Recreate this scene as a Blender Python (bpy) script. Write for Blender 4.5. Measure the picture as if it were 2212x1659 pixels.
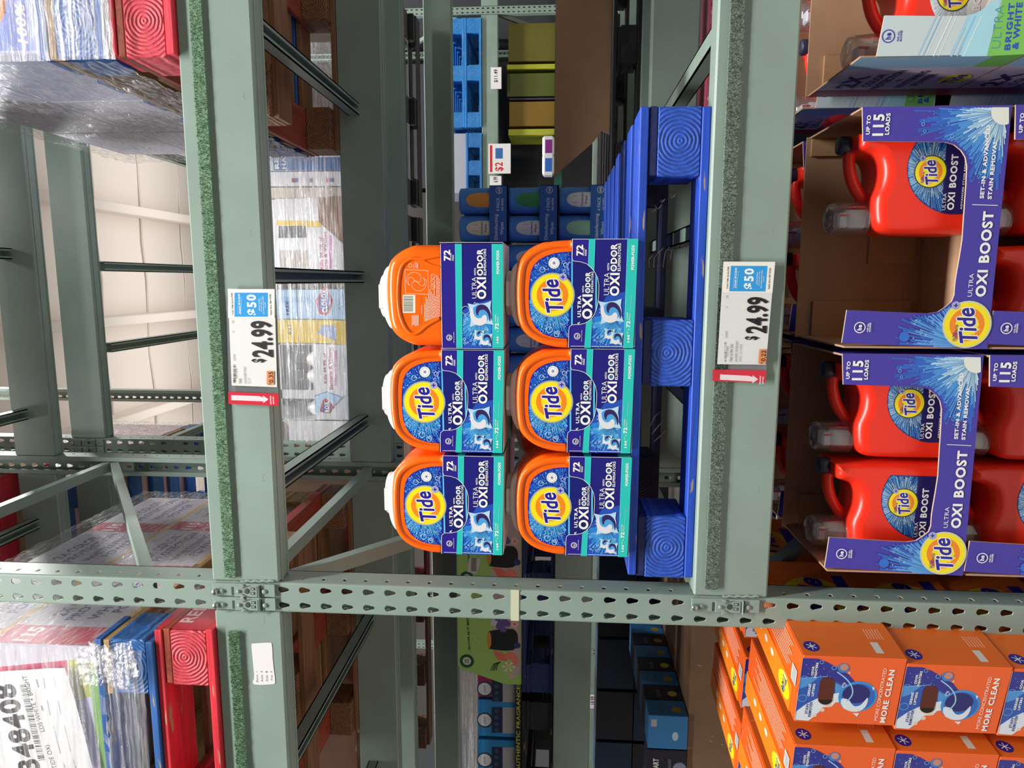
import bpy, math, random
from mathutils import Vector, Matrix
from mathutils.geometry import tessellate_polygon
random.seed(7)
S = bpy.context.scene
C = S.collection
for o in list(bpy.data.objects): bpy.data.objects.remove(o)

# ---------------------------------------------------------------- camera, world, lights, exposure
H = 1.36                                    # eye height
F = 1504.609
CX = Vector((0.00134541, 0.0689215, -0.99762118))     # camera right = down in the room (the phone was held sideways)
CY = Vector((0.98915747, 0.14641179, 0.01144898))
CD = Vector((-0.14685259, 0.98681985, 0.06797723))
cam = bpy.data.cameras.new('camera'); co = bpy.data.objects.new('camera', cam); C.objects.link(co)
co.matrix_world = Matrix(((CX.x, CY.x, -CD.x, 0), (CX.y, CY.y, -CD.y, 0), (CX.z, CY.z, -CD.z, H), (0, 0, 0, 1)))
cam.sensor_fit = 'HORIZONTAL'; cam.sensor_width = 36; cam.lens = 36 * F / 2212
cam.clip_start = .02; cam.clip_end = 100
S.camera = co
S.view_settings.view_transform = 'Standard'; S.view_settings.look = 'None'
S.view_settings.gamma = 1; S.view_settings.use_curve_mapping = False
S.view_settings.exposure = 0.0
W = bpy.data.worlds.new('world'); S.world = W; W.use_nodes = True
W.node_tree.nodes['Background'].inputs[0].default_value = (.93, .95, 1, 1)
W.node_tree.nodes['Background'].inputs[1].default_value = .08

def area(name, loc, size, power, rot=(0, 0, 0), col=(1, .985, .96)):
    l = bpy.data.lights.new(name, 'AREA'); l.shape = 'RECTANGLE'; l.size, l.size_y = size
    l.energy = power; l.color = col
    o = bpy.data.objects.new(name, l); C.objects.link(o); o.location = loc; o.rotation_euler = rot
    return o
area('aisle_light', (.2, -.75, 6.9), (5.5, .4), 800, (math.radians(16), 0, 0))
area('far_aisle_light', (0, 5.7, 6.4), (12, .4), 640)
area('added_roof_fill', (0, 9.2, 5.7), (10, 2.0), 90, (math.pi, 0, 0), (1, .97, .94))  # added uplight that brightens the roof, no fixture hangs there

# ---------------------------------------------------------------- geometry helpers
def at(px, py, Y):                          # point of the vertical plane at depth Y seen at (px, py)
    v = CD + CX * ((px - 1106) / F) - CY * ((py - 829.5) / F)
    v = v * (Y / v.y); return Vector((v.x, v.y, v.z + H))
def atX(px, py, X):
    v = CD + CX * ((px - 1106) / F) - CY * ((py - 829.5) / F)
    v = v * (X / v.x); return Vector((v.x, v.y, v.z + H))
def atZ(px, py, Z):
    v = CD + CX * ((px - 1106) / F) - CY * ((py - 829.5) / F)
    v = v * ((Z - H) / v.z); return Vector((v.x, v.y, Z))

def lin(c):
    if isinstance(c, str): c = tuple(int(c[i:i + 2], 16) / 255 for i in (0, 2, 4))
    return tuple((x / 12.92 if x <= .04045 else ((x + .055) / 1.055) ** 2.4) for x in c) + (1,)
MATS = {}
def mat(col, rough=.45, metal=0, kind='', spec=.5, s=1.0):
    key = (col, rough, metal, kind, s)
    if key in MATS: return MATS[key]
    m = bpy.data.materials.new('m_' + (kind or 'plain') + '_' + str(col)); m.use_nodes = True; MATS[key] = m
    nt = m.node_tree; N = nt.nodes; L = nt.links; b = N['Principled BSDF']
    c = lin(col); b.inputs['Base Color'].default_value = c
    b.inputs['Roughness'].default_value = rough; b.inputs['Metallic'].default_value = metal
    b.inputs['Specular IOR Level'].default_value = spec
    def n(t, **k):
        x = N.new(t)
        for a, v in k.items(): setattr(x, a, v)
        return x
    def mixc(fac, a, bb):
        x = n('ShaderNodeMix', data_type='RGBA'); L.new(fac, x.inputs[0])
        x.inputs[6].default_value = a; x.inputs[7].default_value = bb; return x
    def bump(src, st, dist=.002):
        x = n('ShaderNodeBump'); x.inputs['Strength'].default_value = st; x.inputs['Distance'].default_value = dist
        L.new(src, x.inputs['Height']); L.new(x.outputs[0], b.inputs['Normal'])
    def coords(scale):
        t = n('ShaderNodeTexCoord'); mp = n('ShaderNodeMapping'); mp.inputs['Scale'].default_value = scale
        L.new(t.outputs['Object'], mp.inputs[0]); return mp.outputs[0]
    def noise(v, sc, det=4, dist=0):
        x = n('ShaderNodeTexNoise'); x.inputs['Scale'].default_value = sc; x.inputs['Detail'].default_value = det
        x.inputs['Distortion'].default_value = dist; L.new(v, x.inputs['Vector']); return x.outputs[0]
    def ramp(src, p0, p1):
        x = n('ShaderNodeMapRange'); x.inputs[1].default_value = p0; x.inputs[2].default_value = p1
        L.new(src, x.inputs[0]); return x.outputs[0]
    def dk(k): return tuple(q * k for q in c[:3]) + (1,)
    if kind == 'paint':
        v = coords((1, 1, 1)); q = noise(v, 6, 5)
        L.new(mixc(ramp(q, .3, .7), dk(.93), dk(1.07)).outputs[2], b.inputs['Base Color'])
        bump(noise(v, 350, 2), .12, .0006)
    elif kind in ('woodx', 'woody', 'woodz', 'chipx', 'chipy', 'chipz'):
        a = kind[4]; sc = {'x': (1.2, 14, 14), 'y': (14, 1.2, 14), 'z': (14, 14, 1.2)}[a]
        v = coords(sc); q = noise(v, 4, 8, .6)
        mx = mixc(ramp(q, .25, .75), dk(.62), dk(1.2))
        bump(q, .5, .003)
        if kind[:4] == 'chip':              # paint rubbed through to bare wood
            v2 = coords({'x': (3, 22, 22), 'y': (22, 3, 22), 'z': (22, 22, 3)}[a]); q2 = noise(v2, 3, 6)
            m2 = n('ShaderNodeMix', data_type='RGBA'); L.new(ramp(q2, .66, .7), m2.inputs[0])
            L.new(mx.outputs[2], m2.inputs[6]); m2.inputs[7].default_value = lin('A98F6B')
            mx = m2
        L.new(mx.outputs[2], b.inputs['Base Color'])
    elif kind == 'endgrain':
        v = coords((1, 1, 1)); w = n('ShaderNodeTexWave', wave_type='RINGS', rings_direction='Y')
        w.inputs['Scale'].default_value = 38; w.inputs['Distortion'].default_value = 2.2
        w.inputs['Detail'].default_value = 3; w.inputs['Detail Scale'].default_value = 1.2; L.new(v, w.inputs[0])
        q = noise(v, 60, 6)
        mx = mixc(w.outputs[1], dk(.72), dk(1.1)); m2 = n('ShaderNodeMix', data_type='RGBA', blend_type='MULTIPLY')
        m2.inputs[0].default_value = .5; L.new(mx.outputs[2], m2.inputs[6])
        g = n('ShaderNodeMix', data_type='RGBA'); L.new(ramp(q, .3, .65), g.inputs[0]); g.inputs[6].default_value = (.35, .35, .35, 1); g.inputs[7].default_value = (1.2, 1.2, 1.2, 1)
        L.new(g.outputs[2], m2.inputs[7]); L.new(m2.outputs[2], b.inputs['Base Color'])
        bump(w.outputs[1], .8, .002)
    elif kind == 'card':
        v = coords((1, 1, 1)); q = noise(v, 14, 4)
        L.new(mixc(ramp(q, .3, .7), dk(.93), dk(1.05)).outputs[2], b.inputs['Base Color']); b.inputs['Roughness'].default_value = .85
        v2 = coords((1, 1, .04)); bump(noise(v2, 260, 1), .15, .0006)
    elif kind == 'carpet':
        v = coords((1, 1, 1)); q = noise(v, 420, 3)
        L.new(mixc(ramp(q, .35, .65), dk(.45), dk(1.5)).outputs[2], b.inputs['Base Color']); b.inputs['Roughness'].default_value = 1
    elif kind == 'film':
        v = coords((.8, 5, 22)); q = noise(v, 5, 6, .8)
        tr = n('ShaderNodeBsdfTransparent'); gl = n('ShaderNodeBsdfGlossy'); gl.inputs['Roughness'].default_value = .16
        di = n('ShaderNodeBsdfDiffuse'); di.inputs[0].default_value = lin((.93, .93, .95))
        mg = n('ShaderNodeMixShader'); mg.inputs[0].default_value = .55; L.new(gl.outputs[0], mg.inputs[1]); L.new(di.outputs[0], mg.inputs[2])
        ms = n('ShaderNodeMixShader'); r = n('ShaderNodeMapRange'); r.inputs[1].default_value = .42; r.inputs[2].default_value = .8
        r.inputs[3].default_value = .1 * s; r.inputs[4].default_value = .75 * s; L.new(q, r.inputs[0]); L.new(r.outputs[0], ms.inputs[0])
        L.new(tr.outputs[0], ms.inputs[1]); L.new(mg.outputs[0], ms.inputs[2])
        bu = n('ShaderNodeBump'); bu.inputs['Strength'].default_value = .9; bu.inputs['Distance'].default_value = .01; L.new(q, bu.inputs['Height'])
        L.new(bu.outputs[0], gl.inputs['Normal']); L.new(ms.outputs[0], N['Material Output'].inputs[0])
    elif kind == 'clear':
        tr = n('ShaderNodeBsdfTransparent'); tr.inputs[0].default_value = c
        gl = n('ShaderNodeBsdfGlossy'); gl.inputs['Roughness'].default_value = rough
        di = n('ShaderNodeBsdfDiffuse'); di.inputs[0].default_value = lin((.85, .85, .88))
        m1 = n('ShaderNodeMixShader'); m1.inputs[0].default_value = .12 * s; L.new(tr.outputs[0], m1.inputs[1]); L.new(di.outputs[0], m1.inputs[2])
        lw = n('ShaderNodeLayerWeight'); lw.inputs[0].default_value = .35
        m2 = n('ShaderNodeMixShader'); r = n('ShaderNodeMapRange'); r.inputs[3].default_value = .06; r.inputs[4].default_value = .75
        L.new(lw.outputs[1], r.inputs[0]); L.new(r.outputs[0], m2.inputs[0]); L.new(m1.outputs[0], m2.inputs[1]); L.new(gl.outputs[0], m2.inputs[2])
        L.new(m2.outputs[0], N['Material Output'].inputs[0])
    return m

class MB:
    def __init__(s): s.v = []; s.f = []; s.m = []; s.sm = []; s.mats = []
    def mi(s, m):
        if m not in s.mats: s.mats.append(m)
        return s.mats.index(m)
    def add(s, vs, fs, m, smooth=False):
        b = len(s.v); s.v += [tuple(x) for x in vs]; k = s.mi(m)
        for f in fs: s.f.append(tuple(b + i for i in f)); s.m.append(k); s.sm.append(smooth)
    def box(s, x0, x1, y0, y1, z0, z1, m, c=0.0):
        if c <= 0:
            vs = [(x, y, z) for x in (x0, x1) for y in (y0, y1) for z in (z0, z1)]
            fs = [(0, 1, 3, 2), (4, 6, 7, 5), (0, 4, 5, 1), (2, 3, 7, 6), (0, 2, 6, 4), (1, 5, 7, 3)]
            s.add(vs, fs, m); return s
        X = (x0, x1); Y = (y0, y1); Z = (z0, z1); sg = (1, -1); vs = []; idx = {}
        for i in (0, 1):
            for j in (0, 1):
                for k in (0, 1):
                    for a in range(3):
                        p = [X[i] + sg[i] * c, Y[j] + sg[j] * c, Z[k] + sg[k] * c]; p[a] = (X[i], Y[j], Z[k])[a]
                        idx[i, j, k, a] = len(vs); vs.append(p)
        fs = []
        for i in (0, 1):
            fs.append([idx[i, j, k, 0] for j, k in ((0, 0), (1, 0), (1, 1), (0, 1))])
            fs.append([idx[j, i, k, 1] for j, k in ((0, 0), (1, 0), (1, 1), (0, 1))])
            fs.append([idx[j, k, i, 2] for j, k in ((0, 0), (1, 0), (1, 1), (0, 1))])
        for i in (0, 1):
            for j in (0, 1):
                fs.append([idx[i, j, 0, 0], idx[i, j, 1, 0], idx[i, j, 1, 1], idx[i, j, 0, 1]])
                fs.append([idx[i, 0, j, 0], idx[i, 1, j, 0], idx[i, 1, j, 2], idx[i, 0, j, 2]])
                fs.append([idx[0, i, j, 1], idx[1, i, j, 1], idx[1, i, j, 2], idx[0, i, j, 2]])
                for k in (0, 1): fs.append([idx[i, j, k, 0], idx[i, j, k, 1], idx[i, j, k, 2]])
        s.add(vs, fs, m); return s
    def tube(s, pts, r, m, n=10, cap=True, sq=None):
        pts = [Vector(p) for p in pts]; rs = r if isinstance(r, (list, tuple)) else [r] * len(pts); vs = []; fs = []
        up = Vector((0, 0, 1)); flat = max(p.y for p in pts) - min(p.y for p in pts) < 1e-5
        for i, p in enumerate(pts):
            d = (pts[min(i + 1, len(pts) - 1)] - pts[max(i - 1, 0)]).normalized()
            u = Vector((0, 1, 0)) if flat else (up if abs(d.dot(up)) < .9 else Vector((0, 1, 0)))
            a = d.cross(u).normalized(); b = a.cross(d).normalized()
            for k in range(n):
                t = 2 * math.pi * (k + (.5 if n == 4 else 0)) / n
                fa, fb = sq or (1, 1)
                vs.append(p + a * math.cos(t) * rs[i] * fa + b * math.sin(t) * rs[i] * fb)
        for i in range(len(pts) - 1):
            for k in range(n): fs.append((i * n + k, i * n + (k + 1) % n, (i + 1) * n + (k + 1) % n, (i + 1) * n + k))
        if cap: fs.append(tuple(range(n))); fs.append(tuple(range(len(vs) - n, len(vs))))
        s.add(vs, fs, m, n > 4); return s
    def lathe(s, c, prof, m, n=24, ax='z', sx=1, sy=1):      # prof: (radius, height)
        vs = []; fs = []
        for r, h in prof:
            for k in range(n):
                t = 2 * math.pi * k / n; a, b = r * math.cos(t) * sx, r * math.sin(t) * sy
                vs.append({'z': (c[0] + a, c[1] + b, c[2] + h), 'y': (c[0] + a, c[1] - h, c[2] + b), 'x': (c[0] + h, c[1] + a, c[2] + b)}[ax])
        for i in range(len(prof) - 1):
            for k in range(n): fs.append((i * n + k, i * n + (k + 1) % n, (i + 1) * n + (k + 1) % n, (i + 1) * n + k))
        s.add(vs, fs, m, True); return s
    def pillow(s, out, y0, y1, r, m, seg=5, flat=True):      # outline [(x, z)] swollen between depths y0 and y1
        L = [0.0]
        for i in range(len(out)): L.append(L[-1] + math.dist(out[i], out[(i + 1) % len(out)]))
        N_ = 120; ev = []; j = 0
        for i in range(N_):
            t = L[-1] * i / N_
            while L[j + 1] < t: j += 1
            f = (t - L[j]) / max(L[j + 1] - L[j], 1e-9); a, b = out[j], out[(j + 1) % len(out)]; ev.append((a[0] * (1 - f) + b[0] * f, a[1] * (1 - f) + b[1] * f))
        out = ev; n = len(out); ar = sum(out[i][0] * out[(i + 1) % n][1] - out[(i + 1) % n][0] * out[i][1] for i in range(n)); sg = 1 if ar > 0 else -1
        nr = []
        for i in range(n):
            a, b = Vector(out[i - 1]), Vector(out[(i + 1) % n]); d = (b - a); d = d.normalized() if d.length > 1e-9 else Vector((1, 0))
            nr.append((-d.y * sg, d.x * sg))                 # inward
        for _ in range(int(r * 620)): nr = [((nr[i - 1][0] + 2 * nr[i][0] + nr[(i + 1) % n][0]) / 4, (nr[i - 1][1] + 2 * nr[i][1] + nr[(i + 1) % n][1]) / 4) for i in range(n)]
        rings = []
        for k in range(seg + 1):
            t = math.pi / 2 * k / seg; rings.append((r * (1 - math.sin(t)), y0 + r * (1 - math.cos(t)) if k else y0))
        rings = [(r * (1 - math.sin(math.pi / 2 * k / seg)), y0 + r * (1 - math.cos(math.pi / 2 * k / seg))) for k in range(seg + 1)]
        rings += [(q, y1 - (y - y0)) for q, y in reversed(rings)]
        vs = []; fs = []
        for q, y in rings: vs += [(out[i][0] + nr[i][0] * q, y, out[i][1] + nr[i][1] * q) for i in range(n)]
        for k in range(len(rings) - 1):
            for i in range(n): fs.append((k * n + i, k * n + (i + 1) % n, (k + 1) * n + (i + 1) % n, (k + 1) * n + i))
        s.add(vs, fs, m, True)
        for k in (0, len(rings) - 1):
            pts = [Vector(vs[k * n + i]) for i in range(n)]
            s.add(pts, tessellate_polygon([pts]), m, True)
        return s
    def sheet(s, p00, p10, p11, p01, m, nu=8, nv=8, amp=0, nrm=(0, -1, 0)):
        p00, p10, p11, p01 = map(Vector, (p00, p10, p11, p01)); nr = Vector(nrm); vs = []; fs = []
        for i in range(nu + 1):
            for j in range(nv + 1):
                u, v = i / nu, j / nv; p = (p00 * (1 - u) + p10 * u) * (1 - v) + (p01 * (1 - u) + p11 * u) * v
                vs.append(p + nr * random.uniform(0, amp))
        for i in range(nu):
            for j in range(nv):
                a = i * (nv + 1) + j; fs.append((a, a + nv + 1, a + nv + 2, a + 1))
        s.add(vs, fs, m, True); return s
    def build(s, name, parent=None, org=(0, 0, 0)):
        me = bpy.data.meshes.new(name); o3 = org
        me.from_pydata([(x - o3[0], y - o3[1], z - o3[2]) for x, y, z in s.v], [], s.f)
        for m in s.mats: me.materials.append(m)
        me.polygons.foreach_set('material_index', s.m); me.polygons.foreach_set('use_smooth', s.sm); me.update()
        o = bpy.data.objects.new(name, me); C.objects.link(o)
        if parent: o.parent = parent
        else: o.location = org
        return o

def tag(o, label=None, cat=None, group=None, kind=None):
    if label: o['label'] = label
    if cat: o['category'] = cat
    if group: o['group'] = group
    if kind: o['kind'] = kind
    return o
def thing(name, loc, label, cat, group=None):
    o = bpy.data.objects.new(name, None); C.objects.link(o); o.location = loc; o.empty_display_size = .05
    return tag(o, label, cat, group)
def kids(o): return [c for c in bpy.data.objects if c.parent == o]
def copy_tree(o, loc=None, label=None, group=None, drop=(), parent=None):
    c = o.copy(); C.objects.link(c)
    if parent: c.parent = parent
    if loc is not None: c.location = loc
    if label: c['label'] = label
    if group: c['group'] = group
    for k in kids(o):
        if k.name.split('.')[0] in drop: continue
        copy_tree(k, parent=c)
    return c

# ---------------------------------------------------------------- printing: text and flat shapes laid on a surface
GL = {}
def raw(t, bold=0.0, italic=0.0):
    key = (t, bold, italic)
    if key in GL: return GL[key]
    cu = bpy.data.curves.new('t', 'FONT'); cu.body = t; cu.offset = bold; cu.shear = italic; cu.resolution_u = 3; cu.fill_mode = 'FRONT'
    ob = bpy.data.objects.new('t', cu); me = bpy.data.meshes.new_from_object(ob)
    vs = [(v.co.x, v.co.y) for v in me.vertices]; fs = [tuple(p.vertices) for p in me.polygons]
    bpy.data.objects.remove(ob); bpy.data.curves.remove(cu); bpy.data.meshes.remove(me)
    GL[key] = (vs, fs); return GL[key]
def adv(t):                                  # pen position after t
    if not t: return 0.0
    e = max(x for x, y in raw('|')[0]); return max(x for x, y in raw(t + '|')[0]) - e
def chars(t, bold=0.0, italic=0.0, sp=1.0):
    key = ('#', t, bold, italic, sp)
    if key in GL: return GL[key]
    b = min(bold, .038); out = []; ex = (sp - 1) * .5 + max(0, bold) * 1.1
    for i, ch in enumerate(t):
        if ch == ' ': continue
        vs, fs = raw(ch, b, italic); d = adv(t[:i]) + ex * i; out.append(([(x + d, y) for x, y in vs], fs))
    X = [v[0] for vs, _ in out for v in vs]; Y = [v[1] for vs, _ in out for v in vs]; x0, x1, y0, y1 = min(X), max(X), min(Y), max(Y)
    out = [([((x - x0) / max(x1 - x0, 1e-6), (y - y0) / max(y1 - y0, 1e-6)) for x, y in vs], fs) for vs, fs in out]
    GL[key] = out; return out
def glyphs(t, bold=0.0, italic=0.0, sp=1.0):
    V = []; Fc = []
    for vs, fs in chars(t, bold, italic, sp):
        b = len(V); V += vs; Fc += [tuple(b + i for i in f) for f in fs]
    return V, Fc
def inside(p, poly):
    x, y = p; r = False; j = len(poly) - 1
    for i in range(len(poly)):
        xi, yi = poly[i]; xj, yj = poly[j]
        if (yi > y) != (yj > y) and x < (xj - xi) * (y - yi) / (yj - yi) + xi: r = not r
        j = i
    return r
class Art:
    """flat print on a plane. Drawing units: sheet points (a, b); fn turns one into a point of the surface."""
    def __init__(s, fn, nrm, step=.00025, base=0, R=(1, 0, 0), U=(0, 0, 1)): s.fn = fn; s.n = Vector(nrm); s.step = step; s.mb = MB(); s.L = base; s.z = base * step; s.R = Vector(R); s.U = Vector(U)
    def P(s, a, b): return s.fn(a, b) + s.n * s.z
    def nx(s): s.z += 3e-6
    def up(s): s.z += 4e-5; return s
    def poly(s, pts, m, holes=()):
        s.nx()
        loops = [[Vector((a, b, 0)) for a, b in l] for l in [pts] + list(holes)]
        tr = tessellate_polygon(loops); fl = [(a, b) for l in [pts] + list(holes) for a, b in l]
        s.mb.add([s.P(a, b) for a, b in fl], tr, m); return s
    def rect(s, a0, b0, a1, b1, m): return s.poly([(a0, b0), (a1, b0), (a1, b1), (a0, b1)], m)
    def circ(s, a, b, r, m, r2=None, n=36, e=1.0):
        s.nx(); c = s.P(a, b); k = abs((s.fn(a, b + r) - s.fn(a, b - r)).dot(s.R)) / (2 * r)
        g = lambda q: [c + s.R * (q * k * math.cos(2 * math.pi * i / n)) + s.U * (e * q * k * math.sin(2 * math.pi * i / n)) for i in range(n)]
        if r2 is None: s.mb.add(g(r), [tuple(range(n))], m)
        else: s.mb.add(g(r) + g(r2), [(i, (i + 1) % n, n + (i + 1) % n, n + i) for i in range(n)], m)
        return s
    def line(s, pts, w, m, close=False):
        s.nx()
        pts = [Vector(p) for p in pts]; n = len(pts); vs = []
        for i, p in enumerate(pts):
            a = pts[i - 1] if (i or close) else p; b = pts[(i + 1) % n] if (i < n - 1 or close) else p
            d = (b - a).normalized() if (b - a).length > 0 else Vector((1, 0)); q = Vector((-d.y, d.x)) * w / 2
            vs += [s.P(*(p + q)), s.P(*(p - q))]
        fs = [(2 * i, 2 * i + 1, 2 * i + 3, 2 * i + 2) for i in range(n - 1)]
        if close: fs.append((2 * n - 2, 2 * n - 1, 1, 0))
        s.mb.add(vs, fs, m); return s
    def text(s, t, xT, xB, yL, yR, m, bold=0.0, it=0.0, rot=0.0, sp=1.0, halo=None, hw=.03):
        """glyphs fitted in a box of a picture that lies on its side: tops at a = xT, baseline a = xB, from b = yL (left) to b = yR (right)"""
        if halo: s.text(t, xT - (xB - xT) * hw * 1.6, xB + (xB - xT) * hw * 1.6, yL + (yL - yR) * hw * .6, yR - (yL - yR) * hw * .6, halo, bold + hw, it, rot, sp); s.up()
        ca, cb = (xT + xB) / 2, (yL + yR) / 2
        w = (s.fn(ca, yR) - s.fn(ca, yL)).dot(s.R); h = (s.fn(xT, cb) - s.fn(xB, cb)).dot(s.U); cr, sr = math.cos(rot), math.sin(rot)
        for vs, fs in chars(t, bold, it, sp):
            s.nx(); c = s.P(ca, cb); out = []
            for u, v in vs:
                x, y = (u - .5) * w, (v - .5) * h
                out.append(c + s.R * (x * cr - y * sr) + s.U * (x * sr + y * cr))
            s.mb.add(out, fs, m)
        return s
    def rays(s, ca, cb, r0, r1, n, m, poly=None, a0=0, a1=360, w=1.2, rnd=.5):
        for k in range(n):
            s.nx(); t = math.radians(a0 + (a1 - a0) * (k + random.uniform(-.4, .4)) / n); R = r1 * random.uniform(1 - rnd, 1); w2 = w * random.uniform(.4, 1.3)
            if poly:
                while R > r0 and not all(inside((ca + (R + w2) * math.cos(t + e), cb + (R + w2) * math.sin(t + e)), poly) for e in (-.02, .02)): R -= (r1 - r0) / 40
                if R <= r0: continue
            c, q = math.cos(t), math.sin(t)
            s.mb.add([s.P(ca + r0 * c, cb + r0 * q), s.P(ca + R * c - w2 * q, cb + R * q + w2 * c), s.P(ca + R * c + w2 * q, cb + R * q - w2 * c)], [(0, 1, 2)], m)
        return s
    def bubbles(s, n, box, r0, r1, m, poly=None, avoid=(), ring=.4, fill=.5):
        k = 0; t = 0
        while k < n and t < n * 20:
            t += 1; a = random.uniform(box[0], box[2]); b = random.uniform(box[1], box[3]); r = r0 + (r1 - r0) * random.random() ** 3
            if poly and not all(inside((a + r * x, b + r * y), poly) for x, y in ((1, 0), (-1, 0), (0, 1), (0, -1))): continue
            if any((a - x) ** 2 + (b - y) ** 2 < (q + r) ** 2 for x, y, q in avoid): continue
            k += 1
            s.circ(a, b, r, m, None if random.random() < fill and r < (r0 + r1) / 2.5 else r * (1 - ring), n=10)
        return s
    def bars(s, xT, xB, yL, yR, m, n=30):
        b = yL; st = (yL - yR) / n
        for k in range(n):
            w = st * random.choice((.25, .45, .7))
            if k % 1 == 0: s.rect(xT, b - w, xB, b, m)
            b -= st
        return s
    def build(s, name, parent, org): return s.mb.build(name, parent, org)
def crop(x0, y0, sc, Y): return lambda a, b: at(x0 + a / sc, y0 + b / sc, Y)
def cropX(x0, y0, sc, X): return lambda a, b: atX(x0 + a / sc, y0 + b / sc, X)
def cropZ(x0, y0, sc, Z): return lambda a, b: atZ(x0 + a / sc, y0 + b / sc, Z)
FR = (0, -1, 0)

# colours
SAGE = mat('8A9D92', .42, 0, 'paint'); SAGE2 = mat('7E8E88', .45, 0, 'paint')
WHT = mat('F4F4F2', .4); NAVY = mat('2A1F8C', .35); DNAVY = mat('1D1B66', .35); TEAL = mat('2CC7BC', .35); YEL = mat('F8E41C', .35); ORG = mat('F58A22', .35)
SKY = mat('4AA3E0', .35); CYAN = mat('63CBEF', .35); BLUE = mat('1747A8', .35); BLK = mat('18181A', .5); GREY = mat('9AA0A0', .5); SILV = mat('C9CBCB', .35)
RED = mat('D22B38', .4); KRAFT = mat('B38E6E', .85, 0, 'card'); WHITE_P = mat('E9E9E6', .35); PURP = mat('3D2F77', .3); PALE = mat('B9DDF2', .35)

def smooth(p, it=2):
    for _ in range(it):
        q = [p[0]]
        for a, b in zip(p, p[1:]): q += [tuple(.75 * x + .25 * y for x, y in zip(a, b)), tuple(.25 * x + .75 * y for x, y in zip(a, b))]
        p = q + [p[-1]]
    return p
def tide(A, ca, cb, r, ring='A8B0A8', plus=True, sub=False, ang=0):
    """round emblem with lettering, drawn lying on its side (up = smaller a, right = smaller b)"""
    A.circ(ca, cb, r * 1.07, mat(ring, .4)); A.up().circ(ca, cb, r, YEL); A.up().circ(ca, cb, r * .76, ORG); A.up().circ(ca, cb, r * .5, YEL)
    A.rays(ca, cb, r * .3, r * .62, 14, YEL, w=r * .05); A.up()
    if plus:
        A.circ(ca + r * .5 * (-1 if sub else 1), cb - r * .86, r * .19, mat('A9ABD9', .4)); A.up()
        A.text('+', ca + r * .4 - (r if sub else 0), ca + r * .6 - (r if sub else 0), cb - r * .76, cb - r * .96, NAVY, .03); A.up()
    for dz, m, b_ in ((.0, WHT, .05), (.0, NAVY, .02)):
        if m is WHT:
            for q in range(8): A.text('Tide', ca - r * .40 + r * .055 * math.cos(q * .785), ca + r * .40 + r * .055 * math.cos(q * .785), cb + r * .80 + r * .055 * math.sin(q * .785), cb - r * .74 + r * .055 * math.sin(q * .785), WHT, .018, .28, .2)
        else:
            for q in range(4): A.text('Tide', ca - r * .40 + r * .012 * math.cos(q * 1.57), ca + r * .40 + r * .012 * math.cos(q * 1.57), cb + r * .80 + r * .012 * math.sin(q * 1.57), cb - r * .74 + r * .012 * math.sin(q * 1.57), NAVY, .014, .28, .2)
        A.up()
    if sub:
        A.text('ULTRA', ca - r * .66, ca - r * .56, cb + r * .75, cb + r * .35, NAVY, .02); A.text('CONCENTRATED', ca - r * .54, ca - r * .44, cb + r * .75, cb - r * .0, NAVY, .02); A.up()
def pod(A, ca, cb, r, rot=0):
    """printed laundry pouch: square film with two swirled drops"""
    def R(x, y):
        c, q = math.cos(rot), math.sin(rot); return (ca + r * (x * c - y * q), cb + r * (x * q + y * c))
    A.poly([R(*p) for p in ((-1, -1), (-.45, -.82), (0, -.86), (.45, -.86), (1, -1), (.86, -.4), (.9, 0), (.84, .45), (1, 1), (.4, .86), (0, .9), (-.45, .86), (-1, 1), (-.86, .4), (-.9, 0), (-.86, -.5))], PALE); A.up()
    A.circ(*R(0, 0), r * .8, SKY); A.up()
    pu = [(-60, 5), (-70, -65), (-40, -125), (30, -145), (100, -110), (140, -35), (152, 35), (130, 125), (115, 115), (120, 55), (100, -15), (50, -65), (-10, -55), (-30, -15), (-20, 20), (-50, 15)]
    wh = [(-140, -95), (-115, -100), (-100, -85), (-105, -25), (-85, 35), (-40, 65), (10, 55), (30, 25), (75, 15), (90, 75), (70, 135), (10, 170), (-60, 165), (-120, 125), (-150, 55), (-160, -25)]
    for l, m in ((wh, mat('E2E2E6', .3)), (pu, mat('35265F', .3))): q = smooth(l + [l[0]], 2)[:-1]; A.poly([R(a / 175, b / 175) for a, b in q], m)
    A.up()
    A.circ(*R(0, 0), r * .2, SKY); A.up()

# ---------------------------------------------------------------- the building
def struct(name, mb): return tag(mb.build(name), kind='structure')
struct('floor', MB().box(-14, 14, -6, 20, -.1, 0, mat('ABA8A2', .4)))
cw = mat('EDE3DA', .8)
cb = MB().box(-14, 14, -6, 20, 7.06, 7.16, cw)
struct('ceiling', cb)
struct('wall_back', MB().box(-14, 14, 19.8, 20, 0, 7.1, mat('DDD6CF', .8)))
k = 0
for X in (-5.2, -3.5, -1.76, -.506, .885, 2.6, 4.2):         # roof girders
    k += 1; struct('trim_%d' % k, MB().box(X - .06, X + .06, 0, 19.8, 6.82, 7.06, cw, .01))
for Y in (7.4, 8.35, 9.3, 10.3, 11.4, 12.6):                  # seams where the sagging roof blanket is held
    k += 1; m = MB(); pts = [(x * .5 - 8, Y + .03 * math.sin(x * 2.1), 7.045 + .01 * math.cos(x * 1.3)) for x in range(33)]
    m.tube(pts, .014, mat('DDD3CA', .8), 6); struct('trim_%d' % k, m)

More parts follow.
